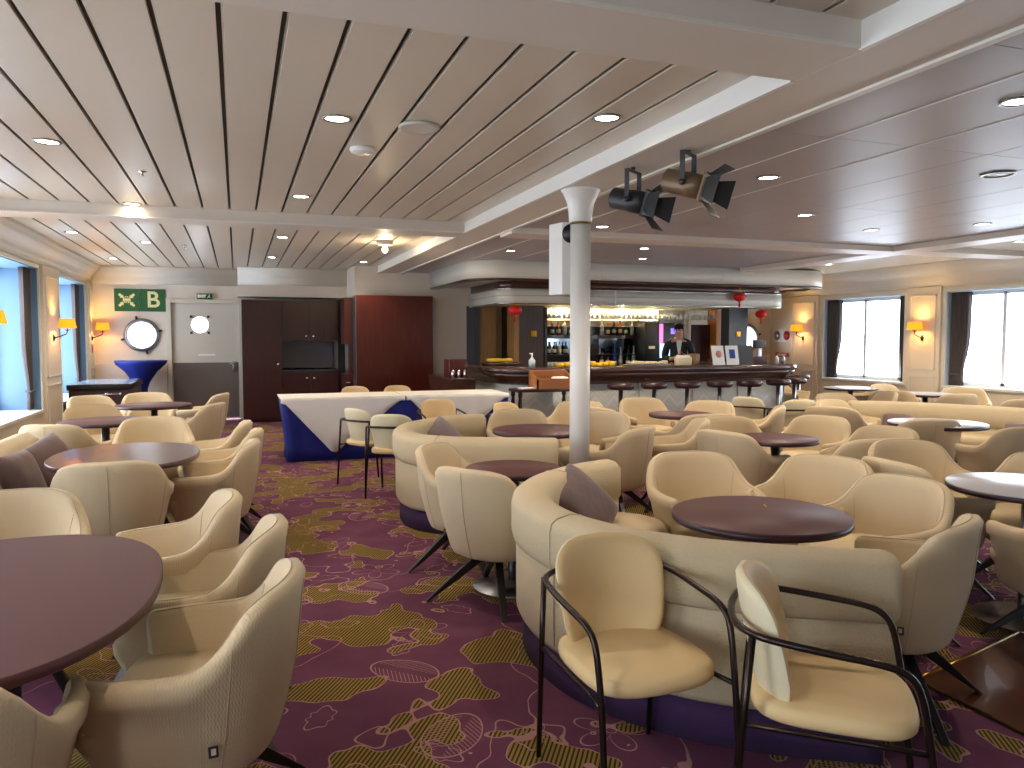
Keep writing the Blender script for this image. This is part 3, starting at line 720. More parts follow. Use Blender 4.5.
t = thing('spray_bottle', 'clear pump bottle on the bar beside the wicker basket', 'bottle', (3.86,10.0,1.04)); MB().lathe([(.001,0),(.045,0),(.047,.10),(.02,.13),(.012,.15)], 16).build('body', 'clear_bottle', t)
m = MB(); m.cyl(.012,.15,.19); m.rbox(-.035,.012,-.01,.01,.185,.20,.003); m.build('pump', 'white_gloss', t)
t = thing('fruit_tray', 'low heap of yellow bar cloths on the counter right of the column', 'cloth', (4.75,10.15,1.04))
m = MB()
for k in range(9): m.rbox(-.45+k*.1,-.36+k*.1,-.08,.08,0,.05+.012*(k%3),.02)
m.build('cloth_heap', 'yellow', t)
t = thing('snack_tray', 'tray of orange and cream snacks on the counter left of the bartender', 'tray', (5.75,10.15,1.04)); MB().rbox(-.35,.35,-.12,.12,0,.02,.008).build('tray', 'steel', t)
m = MB()
for k in range(14): m.rbox(-.30+k*.045,-.265+k*.045,-.08,.06,.02,.05+.03*random.random(),.01)
m.build('snack_heap', 'label_paper', t)
t = thing('card_holder', 'cream card box on the counter in front of the bartender', 'box', (6.35,10.1,1.04)); MB().rbox(-.12,.12,-.06,.06,0,.12,.008).build('body', 'label_paper', t); MB().box(-.10,.10,-.04,.04,.12,.15).build('card_pack', 'paper', t)
t = thing('wooden_rack', 'brown wooden utensil box on the bar just left of the menu cards', 'box', (6.56,10.15,1.04)); MB().rbox(-.05,.06,-.08,.08,0,.17,.006).build('body', 'oak', t)
# left end of bar: boxes
t = thing('cutlery_cabinet', 'small mahogany box standing at the left tip of the bar', 'box', (3.0,10.75,.88)); MB().rbox(-.13,.14,0,.3,0,.26,.006).build('body', 'mahogany', t)
for x in (-.09,0,.09): MB().lathe([(.02,0),(.025,.05),(.02,.10),(.008,.12)], 10, (x,-.06,0)).build('shaker', 'chrome', t)
t = thing('side_counter', 'low dark-topped service counter at the left tip of the bar', 'counter', (3.02,10.6,0)); MB().rbox(-.17,.2,-.05,1.4,.84,.88,.008).build('worktop', 'bar_top', t); MB().box(-.14,.2,0,1.4,0,.84).build('body', 'bar_wood', t)
t = thing('glass_tray', 'dark raised tray with yellow cloth near the left bend of the bar', 'tray', (3.75,11.0,1.04)); MB().lathe([(.001,0),(.30,0),(.32,.03),(.30,.05),(.001,.045)], 28, sy=.7).build('tray', 'bar_wood', t); MB().rbox(-.22,.16,-.08,.08,.05,.10,.02).build('cloth', 'yellow', t)
# wicker basket on the console table
t = thing('console_table', 'dark turned-leg console table standing before the bar left end', 'table', (3.84,9.55,0))
MB().rbox(-.42,.42,-.18,.18,.74,.78,.006).build('tabletop', 'mahogany_dark', t)
for sx_ in (-1,1):
    for sy_ in (-1,1):
        MB().lathe([(.02,0),(.03,.05),(.018,.08),(.024,.30),(.018,.33),(.03,.36),(.018,.40),(.028,.60),(.02,.66),(.03,.69),(.03,.74)], 12, (sx_*.37,sy_*.14,0)).build('leg', 'mahogany_dark', t)
MB().rbox(-.38,.38,-.15,.15,.28,.30,.004).build('lower_shelf', 'mahogany_dark', t)
MB().rbox(-.34,-.12,-.13,.05,.78,.795,.003).build('paper_stack', 'paper', t)
t = thing('wicker_basket', 'orange-brown wicker basket with sloping sides on the console table', 'basket', (3.97,9.55,.78))
m = MB(); P = lambda x,y,z: Vector((x,y,z))
m.box(-.26,.26,-.15,.15,0,.02)
for (x0,x1,y0,y1,za,zb) in ((-.27,.27,-.165,-.145,0,.12),(-.27,.27,.145,.165,0,.22)): m.box(x0,x1,y0,y1,za,zb)
for sx_ in (-1,1):
    x0,x1 = sorted((sx_*.25, sx_*.27))
    m.loft([[P(x0,-.165,0),P(x0,.165,0),P(x0,.165,.22),P(x0,-.165,.12)],[P(x1,-.165,0),P(x1,.165,0),P(x1,.165,.22),P(x1,-.165,.12)]], smooth=False)
m.build('basket_body', 'wicker', t)
m = MB(); m.tube([P(-.26,-.155,.125),P(.26,-.155,.125),P(.26,.155,.225),P(-.26,.155,.225)], .012, 6, ring=True); m.build('rim', 'wicker', t)
m = MB(); m.rbox(.02,.22,-.10,.10,.06,.15,.03); m.build('napkin', 'paper', t)

# bar stools
def stool():
    t = thing('bar_stool', '', 'stool')
    MB().lathe([(.001,.745),(.15,.745),(.175,.76),(.185,.79),(.175,.82),(.15,.835),(.001,.84)], 24).build('seat', 'stool_leather', t)
    MB().lathe([(.03,.02),(.03,.745)], 14).build('post', 'steel', t)
    MB().lathe([(.20,0),(.20,.01),(.05,.03),(.03,.05),(.001,.05)], 24).build('base', 'chrome', t)
    m = MB(); m.tube([(.14*cos(2*pi*k/20), .14*sin(2*pi*k/20), .26) for k in range(20)], .009, 6, ring=True); m.tube([(-.14,0,.26),(.14,0,.26)], .008, 6); m.build('foot_ring', 'chrome', t)
    return t
st0 = None
for k, (x, y, lab) in enumerate([(4.93,9.4,'bar stool with dark leather seat, first to the right of the column'),(5.45,9.4,'second bar stool to the right of the column'),
    (5.98,9.4,'third bar stool to the right of the column'),(6.52,9.4,'fourth bar stool to the right of the column, below the menu cards left edge'),(7.03,9.4,'fifth bar stool to the right of the column'),
    (7.62,9.5,'bar stool at the front right corner of the bar'),(8.12,9.75,'bar stool just outside the right corner of the bar'),(9.0,10.7,'bar stool by the right side of the bar, half hidden behind the corner stools'),(9.1,11.3,'bar stool furthest back on the right side of the bar')]):
    if st0 is None: st0 = stool(); st0.location = (x,y,0); st0['label'] = lab; st0['group'] = 'bar stools'
    else: dup(st0, (x,y,0), None, lab)

# red paper lanterns
def lantern(x, y, z, lab):
    t = thing('paper_lantern', lab, 'lantern', (x,y,z), 0, 'red paper lanterns on the bar canopy')
    m = MB(); loops = []
    for i in range(11):
        u = -1+2*i/10; loops.append([Vector(((.105 if k % 2 else .095)*math.sqrt(max(.03,1-u*u*.95))*cos(2*pi*k/24), (.105 if k % 2 else .095)*math.sqrt(max(.03,1-u*u*.95))*sin(2*pi*k/24), u*.075)) for k in range(24)])
    m.loft(loops); m.build('paper_body', 'lantern', t)
    m = MB(); m.cyl(.03,.075,.09,n=12); m.cyl(.03,-.09,-.075,n=12); m.tube([(0,0,.09),(0,0,.16)], .003, 5); m.build('cap', 'gold', t)
    m = MB(); m.lathe([(.012,-.09),(.02,-.17),(.001,-.17)], 10); m.build('tassel', 'lantern', t)
    return t
lantern(3.88,10.75,1.86,'red paper lantern at the left corner of the bar canopy'); lantern(5.00,10.8,2.12,'red paper lantern showing just right of the column')
lantern(7.85,10.8,2.13,'red paper lantern hanging before the canopy valance on the right'); lantern(8.90,11.6,1.88,'lowest red paper lantern, in front of the right porthole')

# wall things right end
t = thing('life_ring_panel', 'white wall panel with a grey disc and a red disc on the right end wall', 'sign', (10.02,12.35,1.42)); t.rotation_euler = (0,0,radians(90))
MB().rbox(-.30,.30,-.01,.01,-.13,.13,.004).build('panel', 'white_gloss', t)
MB().lathe([(.001,0),(.09,0),(.09,.01),(.001,.01)], 20, (-.14,0,.011), RX).build('grey_disc', 'steel', t)
MB().lathe([(.001,0),(.09,0),(.09,.01),(.001,.01)], 20, (.14,0,.011), RX).build('red_disc', 'red', t)
t.location = (XR-.02, 12.6, 1.5); t.rotation_euler = (0,0,radians(-90))
t = thing('red_notice', 'small red and white notice below the round-disc panel', 'sign', (XR-.012,12.6,1.12)); t.rotation_euler = (0,0,radians(-90))
MB().rbox(-.2,.2,-.008,.01,-.04,.04,.003).build('plate', 'red', t); MB().box(-.15,.12,-.01,-.008,-.02,.02).build('print', 'sign_white', t)
t = thing('fire_alarm', 'round dark red fire alarm on the left wall beside the farthest wall lamp', 'alarm', (XL+.02,14.3,1.28)); t.rotation_euler = (0,0,radians(90))
MB().lathe([(.001,0),(.09,0),(.08,.03),(.001,.035)], 20, (0,0,0), RX).build('bell', 'red', t)

# ------------------------------------------------------------------ bartender
def skin_obj(name, verts, edges, rad, m, parent, sub=1, root=0):
    me = bpy.data.meshes.new(name); me.from_pydata([Vector(v) for v in verts], edges, []); me.materials.append(MATS[m])
    o = bpy.data.objects.new(name, me); COL.objects.link(o)
    if parent: o.parent = parent
    sk = o.modifiers.new('skin', 'SKIN'); sk.use_smooth_shade = True
    for i, r in enumerate(rad):
        me.skin_vertices[0].data[i].radius = r if isinstance(r, tuple) else (r, r)
        me.skin_vertices[0].data[i].use_root = (i == root)
    sb = o.modifiers.new('sub', 'SUBSURF'); sb.levels = sb.render_levels = sub
    return o
per = thing('person', 'bartender in black jacket and white shirt with glasses, hands together behind the bar', 'person', (6.98,11.25,0), -152)
# local front = +y
body_v = [(0,0,.92),(0,0,1.10),(0,0,1.30),(0,.01,1.40),(0,.02,1.46),(0,.03,1.53),(0,.035,1.60),
 (.17,0,1.37),(.24,.02,1.12),(.13,.20,1.10),(.04,.24,1.14), (-.17,0,1.37),(-.24,.02,1.12),(-.13,.20,1.14),(-.04,.24,1.18),
 (.10,0,.86),(.11,.01,.48),(.11,-.01,.08),(.12,.13,.04),(-.10,0,.86),(-.11,.01,.48),(-.11,-.01,.08),(-.12,.13,.04)]
body_e = [(0,1),(1,2),(2,3),(3,4),(4,5),(5,6),(3,7),(7,8),(8,9),(9,10),(3,11),(11,12),(12,13),(13,14),(0,15),(15,16),(16,17),(17,18),(0,19),(19,20),(20,21),(21,22)]
body_r = [(.15,.10),(.14,.10),(.15,.10),(.10,.08),.052,(.072,.082),(.070,.085),.055,.043,.035,.028,.055,.043,.035,.028,.085,.058,.04,.035,.085,.058,.04,.035]
body = skin_obj('body', body_v, body_e, body_r, 'skin', per, 2)
for sgn, cx_, cz_ in ((1,.02,1.14),(-1,-.02,1.18)):
    for k in range(4):
        b0 = Vector((cx_+sgn*.0, .245, cz_+.018-.012*k)); ln = (.05,.058,.054,.042)[k]
        skin_obj('finger', [b0, b0+Vector((-sgn*ln*.55,.018,-.004)), b0+Vector((-sgn*ln,.006,-.012))], [(0,1),(1,2)], [.009,.008,.006], 'skin', body, 1)
    b0 = Vector((cx_+sgn*.02,.24,cz_+.025)); skin_obj('thumb', [b0, b0+Vector((-sgn*.02,.02,.02)), b0+Vector((-sgn*.045,.02,.022))], [(0,1),(1,2)], [.010,.009,.007], 'skin', body, 1)
m = MB(); m.lathe([(.001,-.02),(.012,-.015),(.010,.01),(.005,.03)], 8, (0,.118,1.565)); m.build('nose', 'skin', body)
for sgn in (-1,1):
    MB().lathe([(.001,-.012),(.011,0),(.001,.012)], 10, (sgn*.03,.108,1.59)).build('eye', 'sign_white', body)
    MB().lathe([(.001,-.028),(.012,-.012),(.014,.008),(.001,.026)], 10, (sgn*.078,.03,1.575)).build('ear', 'skin', body)
MB().rbox(-.025,.025,.100,.112,1.515,1.523,.003).build('mouth', 'red', body)
g = MB()
for sgn in (-1,1):
    g.tube([(sgn*.032+.024*cos(2*pi*k/14), .122, 1.59+.018*sin(2*pi*k/14)) for k in range(14)], .003, 5, ring=True); g.tube([(sgn*.056,.122,1.595),(sgn*.08,.04,1.60)], .0025, 5)
g.tube([(-.01,.124,1.592),(.01,.124,1.592)], .0025, 5); g.build('glasses', 'black', per)
h = MB(); loops = []
for i in range(7):
    u = i/6; z = 1.640+.062*sin(u*pi/2); r = .084*cos(u*pi/2*.96)
    loops.append([Vector((r*cos(a_)*.95, .025+r*sin(a_)*1.08-.012*(1-u), z+(.04*max(0,sin(a_)) if u < .3 else 0)-(.05 if sin(a_) < .1 and i == 0 else 0))) for a_ in [2*pi*k/20 for k in range(20)]])
h.loft(loops); h.build('hair', 'hair', per)
jk_v = body_v[:5]+body_v[7:10]+body_v[11:14]; jk_v[4] = (0,.0,1.455)
skin_obj('jacket', jk_v, [(0,1),(1,2),(2,3),(3,4),(3,5),(5,6),(6,7),(3,8),(8,9),(9,10)], [(.165,.115),(.16,.115),(.17,.118),(.14,.10),(.078,.066),.078,.062,.046,.078,.062,.046], 'jacket', per, 2)
m = MB(); m.prism([(-.045,1.415),(.045,1.415),(.035,1.32),(.010,1.16),(-.010,1.16),(-.035,1.32)], -.128, -.10, RX); m.build('shirt_front', 'shirt', per)
skin_obj('trousers', [body_v[i] for i in (0,15,16,17,19,20,21)], [(0,1),(1,2),(2,3),(0,4),(4,5),(5,6)], [(.165,.115),.095,.07,.055,.095,.07,.055], 'trousers', per, 1)

# ------------------------------------------------------------------ armchair
def armchair():
    t = thing('tub_chair', '', 'armchair')
    half = [(.285,.21,.572),(.312,.12,.576),(.322,.02,.582),(.318,-.075,.594),(.300,-.148,.642),(.260,-.213,.722),(.190,-.265,.753),(.10,-.296,.761),(0,-.306,.762)]
    P = [Vector(p) for p in half]; P = P+[Vector((-p.x,p.y,p.z)) for p in reversed(P[:-1])]
    P = cr(P, 3); n = len(P)
    loops = []
    for i, p in enumerate(P):
        tn = (P[min(i+1,n-1)]-P[max(i-1,0)]); tn.z = 0; tn.normalize(); nr = Vector((-tn.y, tn.x, 0))
        if nr.dot(Vector((p.x,p.y-.05,0))) < 0: nr = -nr
        back = max(0, min(1, (-p.y-.0)/.3))
        bx, by = p.x*.70, (p.y-.04)*(.70 if p.y < 0 else .82)+.045
        B = Vector((bx, by, 0)); h = p.z
        def out(s, z): # s 0 bottom..1 rim
            q = B.lerp(Vector((p.x,p.y,0)), s); return Vector((q.x,q.y,z))
        th = .050
        pr = [out(-.22,.262), out(.0,.262), out(.16,.272), out(.30,.305), out(.42,.35), out(.62,.43), out(.80,.52 if h > .6 else .50), out(.93,h-.06)+nr*.004, out(1,h-.018)+nr*.003]
        top = Vector((p.x,p.y,0))
        pr += [top-nr*.010+Vector((0,0,h)), top-nr*(th-.012)+Vector((0,0,h+.001)), top-nr*th+Vector((0,0,h-.015))]
        for s_, z_ in ((.92,h-.06),(.74,.50),(.55,.42),(.30,.36),(.1,.30)):
            pr.append(out(s_, z_)-nr*(th+.004))
        loops.append(pr)
    # rounded arm ends
    def shrink(l, f, dy):
        c = sum(l, Vector())/len(l); return [Vector((c.x+(v.x-c.x)*f, v.y+dy, c.z+(v.z-c.z)*(1-(1-f)*.25))) for v in l]
    loops = [shrink(loops[0],.45,.016), shrink(loops[0],.85,.011)]+loops+[shrink(loops[-1],.85,.011), shrink(loops[-1],.45,.016)]
    m = MB().loft(loops); sh = m.build('upholstered_shell', 'fabric', t)
    # seams
    s = MB()
    for i in (9, 15, len(P)-16, len(P)-10)[0:0]: pass
    L_ = loops[2:-2]
    for idx in (n//2,):
        s.tube([v+Vector((0,-.0005,0)) for v in L_[idx][1:9]], .002, 5)
    for idx in (13, n-14):
        s.tube([L_[idx][j] for j in range(2,9)], .002, 5); s.tube([L_[idx][j] for j in range(11,15)], .002, 5)
    s.tube([l[10]+Vector((0,0,.0)) for l in L_], .002, 5)
    s.build('piping', 'seam', sh)
    # seat
    def lp(f, z, fy=.235, g=1):
        pts = [(-.255*f,fy-.03),(-.235*f,fy),(0,fy+.012),(.235*f,fy),(.255*f,fy-.03),(.25*f,.02),(.215*f,-.13),(.14*f,-.185),(0,-.20),(-.14*f,-.185),(-.215*f,-.13),(-.25*f,.02)]
        return [Vector((x,y*(1 if y > 0 else g),z)) for x,y in pts]
    m = MB(); m.loft([lp(.66,.262,.17,.7),lp(.74,.28,.195,.7),lp(.86,.33,.225,.8),lp(1,.39,.24),lp(1,.425,.243),lp(.97,.442,.230),lp(.85,.450,.19),lp(.3,.452,.1)]); m.build('seat', 'fabric_seat', t)
    m = MB(); m.lathe([(.10,.235),(.10,.262),(.001,.262)], 16); m.build('hub', 'black_leg', t)
    for sx_ in (-1,1):
        for sy_ in (-1,1):
            a = Vector((sx_*.05,sy_*.05,.255)); b = Vector((sx_*.27,sy_*.26-.02,0)); d_ = (b-a).normalized(); sd = d_.cross(Vector((0,0,1))).normalized(); up = sd.cross(d_)
            l = []
            for q, w_, h_ in ((a,.022,.026),(a.lerp(b,.5),.019,.018),(b,.015,.011)):
                l.append([q+sd*w_+up*h_, q-sd*w_+up*h_, q-sd*w_-up*h_, q+sd*w_-up*h_])
            l[-1] = [Vector((v.x,v.y,max(0,v.z*0))) for v in l[-1]]
            MB().loft(l, smooth=False).build('leg', 'black_leg', t, bevel=.003)
    q = MB().box(-.012,.012,-.003,.003,-.014,.014, Matrix.Translation((-.272,-.115,.375)) @ Matrix.Rotation(radians(-68),4,'Z') @ Matrix.Rotation(radians(-28),4,'X')); tg = q.build('maker_tag', 'tag', t)
    q = MB().box(-.006,.006,-.0045,-.003,-.008,.008, Matrix.Translation((-.272,-.115,.375)) @ Matrix.Rotation(radians(-68),4,'Z') @ Matrix.Rotation(radians(-28),4,'X')); q.build('print', 'tag_print', tg)
    return t
mat('seam', '#b5a486', .9)
GL, GM, GR, GF = 'cream tub chairs around the left tables', 'cream tub chairs around the middle tables', 'cream tub chairs on the right side', 'cream tub chairs near the right windows'
CH = [
 (-.69,2.04,6,'cream tub chair in the bottom left corner, nearest the camera, back turned to it',GL),
 (-.13,2.38,-77,'cream tub chair with black side tag, first along the right of the nearest oval table',GL),
 (-.14,3.02,-82,'cream tub chair, second along the right side of the nearest oval table',GL),
 (-.30,3.58,-93,'cream tub chair, third and farthest along the right side of the nearest oval table',GL),
 (-.95,3.75,177,'cream tub chair facing the camera at the far end of the nearest oval table',GL),
 (-.70,5.02,-2,'cream tub chair seen squarely from behind at the near end of the second oval table',GL),
 (-.68,7.15,175,'cream tub chair facing the camera at the far end of the second oval table',GL),
 (-.20,6.75,-85,'cream tub chair on the aisle side of the second oval table, farthest of three',GL),
 (-.13,6.12,-84,'cream tub chair on the aisle side of the second oval table, middle of three',GL),
 (-.17,5.46,-84,'cream tub chair on the aisle side of the second oval table, nearest of three',GL),
 (-1.35,7.25,20,'cream tub chair behind the dark armrest of the window sofa, its back to the camera',GL),
 (-1.32,8.75,146,'cream tub chair facing the camera between the window and the table behind the sofa',GL),
 (-1.55,10.2,141,'low half hidden cream tub chair in front of the maroon counter',GL),
 (-1.05,10.5,169,'cream tub chair facing the camera by the end wall, right of the maroon counter',GL),
 (-.42,10.35,-72,'cream tub chair seen from behind, nearest to the end door',GL),
 (-.45,8.85,-66,'cream tub chair seen from behind, in front of the one by the end door',GL),
 (2.50,6.75,-170,'cream tub chair facing the camera beyond the table inside the far curved sofa',GM),
 (1.36,4.68,128,'cream tub chair wedged against the outside of the far curved sofa, seen from its side',GM),
 (1.34,4.02,56,'cream tub chair by the aisle, back to the camera, left of the near curved sofa',GM),
 (3.05,6.35,-118,'cream tub chair just right of the column, facing left',GM),
 (2.82,5.48,-34,'cream tub chair seen from behind between the column and the near curved sofa',GM),
 (3.40,7.55,-135,'cream tub chair, farthest one showing just right of the column',GM),
 (2.52,3.76,-170,'cream tub chair facing the camera on the far side of the near round table',GM),
 (3.02,3.48,-112,'cream tub chair on the far right side of the near round table',GM),
 (2.88,2.88,-95,'cream tub chair with broad pale inner back, right of the near round table',GM),
 (2.46,2.36,-28,'cream tub chair at the right end of the near curved sofa, by the wood floor',GM),
 (4.17,3.75,-166,'cream tub chair facing the camera behind the blue-lit round table at the right edge',GR),
 (4.35,3.15,-100,'cream tub chair at the right edge of the photo beyond the blue-lit table',GR),
 (3.62,2.42,14,'cream tub chair at the right edge, back to the camera, on crossed black legs',GR),
 (3.72,3.35,95,'cream tub chair seen from outside, hidden behind the broad pale chair',GR),
 (4.02,5.50,-174,'cream tub chair with orange tint, left of the second middle table, facing the camera',GR),
 (3.62,4.92,72,'cream tub chair seen from behind at the left of the second middle table',GR),
 (4.66,5.40,-110,'cream tub chair facing left beyond the second middle table',GR),
 (4.14,4.36,2,'cream tub chair seen from behind, right in front of the second middle table',GR),
 (4.37,7.65,-176,'cream tub chair facing the camera under the first two bar stools',GM),
 (4.72,7.10,-124,'cream tub chair facing left under the third and fourth bar stools',GM),
 (4.02,6.22,0,'cream tub chair seen squarely from behind in front of the farthest middle table',GM),
 (3.60,7.0,72,'cream tub chair seen from behind at the left of the farthest middle table',GM),
 (3.50,5.72,-64,'cream tub chair edge-on with a bright rim, behind the chair by the column',GM),
 (5.0,6.6,-50,'cream tub chair edge-on, just right of the farthest middle table below the bar corner',GM),
 (5.62,5.15,20,'cream tub chair seen from behind, left of the table before the long sofa',GR),
 (5.85,4.50,12,'cream tub chair seen from behind, right of the table before the long sofa',GR),
 (4.55,4.60,-100,'cream tub chair showing only the pale tip of its back behind the orange-lit chair',GR),
 (7.0,7.5,-168,'cream tub chair left of the small blue-lit table at the end of the long sofa',GF),
 (6.3,6.7,170,'pale rimmed tub chair beside the left end of the long sofa',GF),
 (5.85,6.35,60,'grey shaded tub chair seen from behind, next to the metal chairs by the bar',GF),
 (8.55,10.35,150,'bluish lit tub chair in front of the left curtain of the far window',GF),
 (9.1,9.35,-60,'shaded brown tub chair seen from behind under the far window',GF),
 (8.3,8.0,50,'grey shaded tub chair seen from behind just over the left part of the long sofa',GF),
 (9.1,8.75,175,'bluish lit tub chair below the pillar lamp between the windows',GF),
 (7.65,7.75,-70,'small part of a pale tub chair rising above the long sofa',GF),
 (8.5,7.35,12,'shaded tub chair seen from behind just over the right part of the long sofa',GF),
 (9.4,7.85,-135,'cream tub chair facing the camera under the right window',GF),
 (8.5,6.45,20,'grey shaded tub chair at the right edge over the long sofa',GF),
]
A0 = armchair()
for k, (x, y, a, lab, g_) in enumerate(CH):
    if k == 0: A0.location = (x,y,0); A0.rotation_euler = (0,0,radians(-a)); A0['label'] = lab; A0['group'] = g_
    else: dup(A0, (x,y,0), a, lab, g_)

# ------------------------------------------------------------------ metal framed chair
def metal_chair():
    t = thing('metal_chair', '', 'chair')
    half = [(.245,.265,0),(.243,.235,.30),(.243,.215,.45),(.246,.19,.56),(.250,.155,.600),(.254,.10,.617),(.256,.0,.628),(.252,-.12,.640),(.235,-.20,.648),(.17,-.255,.652),(.08,-.275,.653),(0,-.28,.653)]
    P = [Vector((p[0]*.94,p[1],p[2])) for p in half]; P = P+[Vector((-p.x,p.y,p.z)) for p in reversed(P[:-1])]
    MB().tube(cr(P,4), .0105, 8).build('arm_frame', 'bronze', t)
    for s_ in (-1,1):
        MB().tube([(s_*.22,-.215,.645),(s_*.220,-.235,.40),(s_*.218,-.265,0)], [.0105,.0105,.009], 8).build('leg', 'bronze', t)
        MB().tube([(s_*.228,.215,.395),(s_*.212,.10,.390),(s_*.21,-.10,.392),(s_*.220,-.235,.40)], .008, 6).build('seat_rail', 'bronze', t)
    def lp(f, z, g=0):
        pts = cr([(-.15,.245),(0,.262),(.15,.245),(.225,.17),(.235,.0),(.215,-.14),(.15,-.205),(0,-.222),(-.15,-.205),(-.215,-.14),(-.235,0),(-.225,.17)], 3, True)
        pts = [Vector((p[0],p[1],0)) for p in [(v[0],v[1]) for v in pts]] if False else pts
        return [Vector((p.x*f*.92,.0+(p.y-.02)*f*.92,z+.004-.006*max(0,p.y-.1)/.15*f)) for p in pts]
    def cr2(f, z): return lp(f, z)
    m = MB(); m.loft([lp(.86,.395),lp(.95,.398),lp(.995,.408),lp(1,.425),lp(.985,.440),lp(.93,.449),lp(.6,.452),lp(.2,.452)]); m.build('seat', 'vinyl', t)
    # curved back pad : superellipse outline bent round
    loops = []; n = 28
    def pt(u, v, off): # u across -1..1, v 0..1 up
        w_ = .218*(1-.20*(1-v))
        x = u*w_; z = .40+v*.372; y = -.195-.075*v*.6+.085*(u*u)+off
        return Vector((x, y+.012*cos(v*pi), z))
    def outline(f, off):
        l = []
        for k in range(n):
            a_ = 2*pi*k/n; c_, s_ = cos(a_), sin(a_)
            e = 2/3.3 if s_ > 0 else 2/4.0
            u = math.copysign(abs(c_)**e, c_)*f; v = .5+.5*math.copysign(abs(s_)**e, s_)*f
            l.append(pt(u, v, off))
        return l
    m = MB(); m.loft([outline(.1,.026),outline(.35,.026),outline(.6,.025),outline(.8,.024),outline(.9,.021),outline(.97,.012),outline(1,0)], c1=False); m.build('backrest', 'vinyl', t)
    m = MB(); m.loft([outline(1,0),outline(.985,-.014),outline(.92,-.020),outline(.75,-.021),outline(.55,-.022),outline(.3,-.022),outline(.1,-.022)], c0=False); m.build('back_shell', 'vinyl_side', t)
    return t
m_ = metal_chair(); m_.location = (1.18,2.15,0); m_.rotation_euler = (0,0,radians(181))
m_['label'] = 'bronze metal-framed chair facing the camera, directly before the near curved sofa'; m_['group'] = 'metal-framed chairs'
for (x, y, a, lab) in [(1.60,1.74,128,'bronze metal-framed chair turned sideways at the bottom right, next to the facing one'),
    (1.25,7.65,60,'metal-framed chair in front of the white clothed table, leftmost of the two by the aisle'),(1.38,7.05,28,'metal-framed chair seen from behind, touching the far curved sofa'),
    (2.1,8.15,178,'metal-framed chair right at the middle of the white clothed table on its near side'),(1.55,10.75,180,'metal-framed chair behind the clothed table, left of two'),(2.15,10.75,180,'metal-framed chair behind the clothed table, right of two'),
    (2.75,7.5,150,'metal-framed chair mostly hidden behind the tub chair beyond the far sofa'),(5.75,7.6,60,'metal-framed chair edge-on below the corner bar stools'),(5.95,7.15,20,'grey shaded metal-framed chair next to the edge-on one, back to the camera')]:
    dup(m_, (x,y,0), a, lab)

# ------------------------------------------------------------------ tables
def round_table(x, y, r, lab, group='round maroon tables', z=.70, top='table_top'):
    t = thing('round_table', lab, 'table', (x,y,0), 0, group)
    MB().lathe([(r-.006,z-.032),(r,z-.026),(r,z-.004),(r-.004,z),(.001,z)], 56).build('tabletop', top, t)
    MB().lathe([(r-.0055,z-.034),(r+.001,z-.028),(r+.001,z-.006)], 56).build('edge_band', 'table_edge', t)
    MB().lathe([(.035,.02),(.035,z-.03)], 18).build('post', 'steel', t)
    MB().lathe([(.24,0),(.24,.012),(.06,.03),(.04,.04),(.001,.04)], 32).build('base', 'steel', t)
    return t
mat('table_glare', '#a5a5ac', .32, spec=.8)  # pale bluish colour paints the light reflected on these maroon tops
T = [(2.10,2.72,.37,'nearest round dark maroon table, inside the near curved sofa','table_top'),
 (1.50,4.18,.28,'small round maroon table between the two curved sofas','table_top'),(2.35,5.88,.40,'round maroon table inside the far curved sofa, behind the column','table_top'),
 (3.80,2.78,.38,'round table reflecting blue light at the right edge of the photo','table_glare'),(3.82,4.78,.31,'round reddish table, second row behind the near round table','table_top'),
 (4.15,6.62,.32,'round maroon table under the bar stools, farthest of the middle tables','table_top'),(5.85,5.15,.40,'round table reflecting pale light before the long straight sofa','table_glare'),
 (8.75,9.25,.38,'round table with dark post under the far right window','table_glare'),(8.8,7.95,.36,'round table under the pillar lamp between the windows','table_glare'),
 (-1.15,7.85,.38,'round maroon table behind the window sofa, nearest of two','table_top'),(-.90,9.55,.40,'round maroon table close to the end wall with bright reflection','table_top'),(6.45,7.3,.33,'small round table at the left end of the long sofa','table_glare')]
for x, y, r, lab, tp in T: round_table(x, y, r, lab, top=tp)
def oval(x, y, rx, ry, lab, m_, z=.70):
    t = thing('oval_table', lab, 'table', (x,y,0), 0, 'large oval tables on the left')
    def ring(f, zz): return [Vector((rx*f*math.copysign(abs(cos(a))**.86, cos(a)), ry*f*math.copysign(abs(sin(a))**.86, sin(a)), zz)) for a in [2*pi*k/64 for k in range(64)]]
    MB().loft([ring(.985,z-.034),ring(1,z-.028),ring(1,z-.003),ring(.993,z)]).build('tabletop', m_, t)
    for sy_ in (-1,1):
        l = MB(); 
        for sx_ in (-1,1): l.tube([(sx_*.02,sy_*ry*.45,.60),(sx_*.28,sy_*ry*.45,.0)], .018, 8)
        l.build('leg', 'black_leg', t); MB().cyl(.035,.1,z-.03,(0,sy_*ry*.45)).build('post', 'dark_post', t)
    return t
oval(-.74,2.60,.50,.72,'nearest large oval maroon table, cut by the left edge','table_top')
oval(-.69,5.50,.44,.58,'second oval table, dark wood, beside the window sofa with cushions','oval_wood')

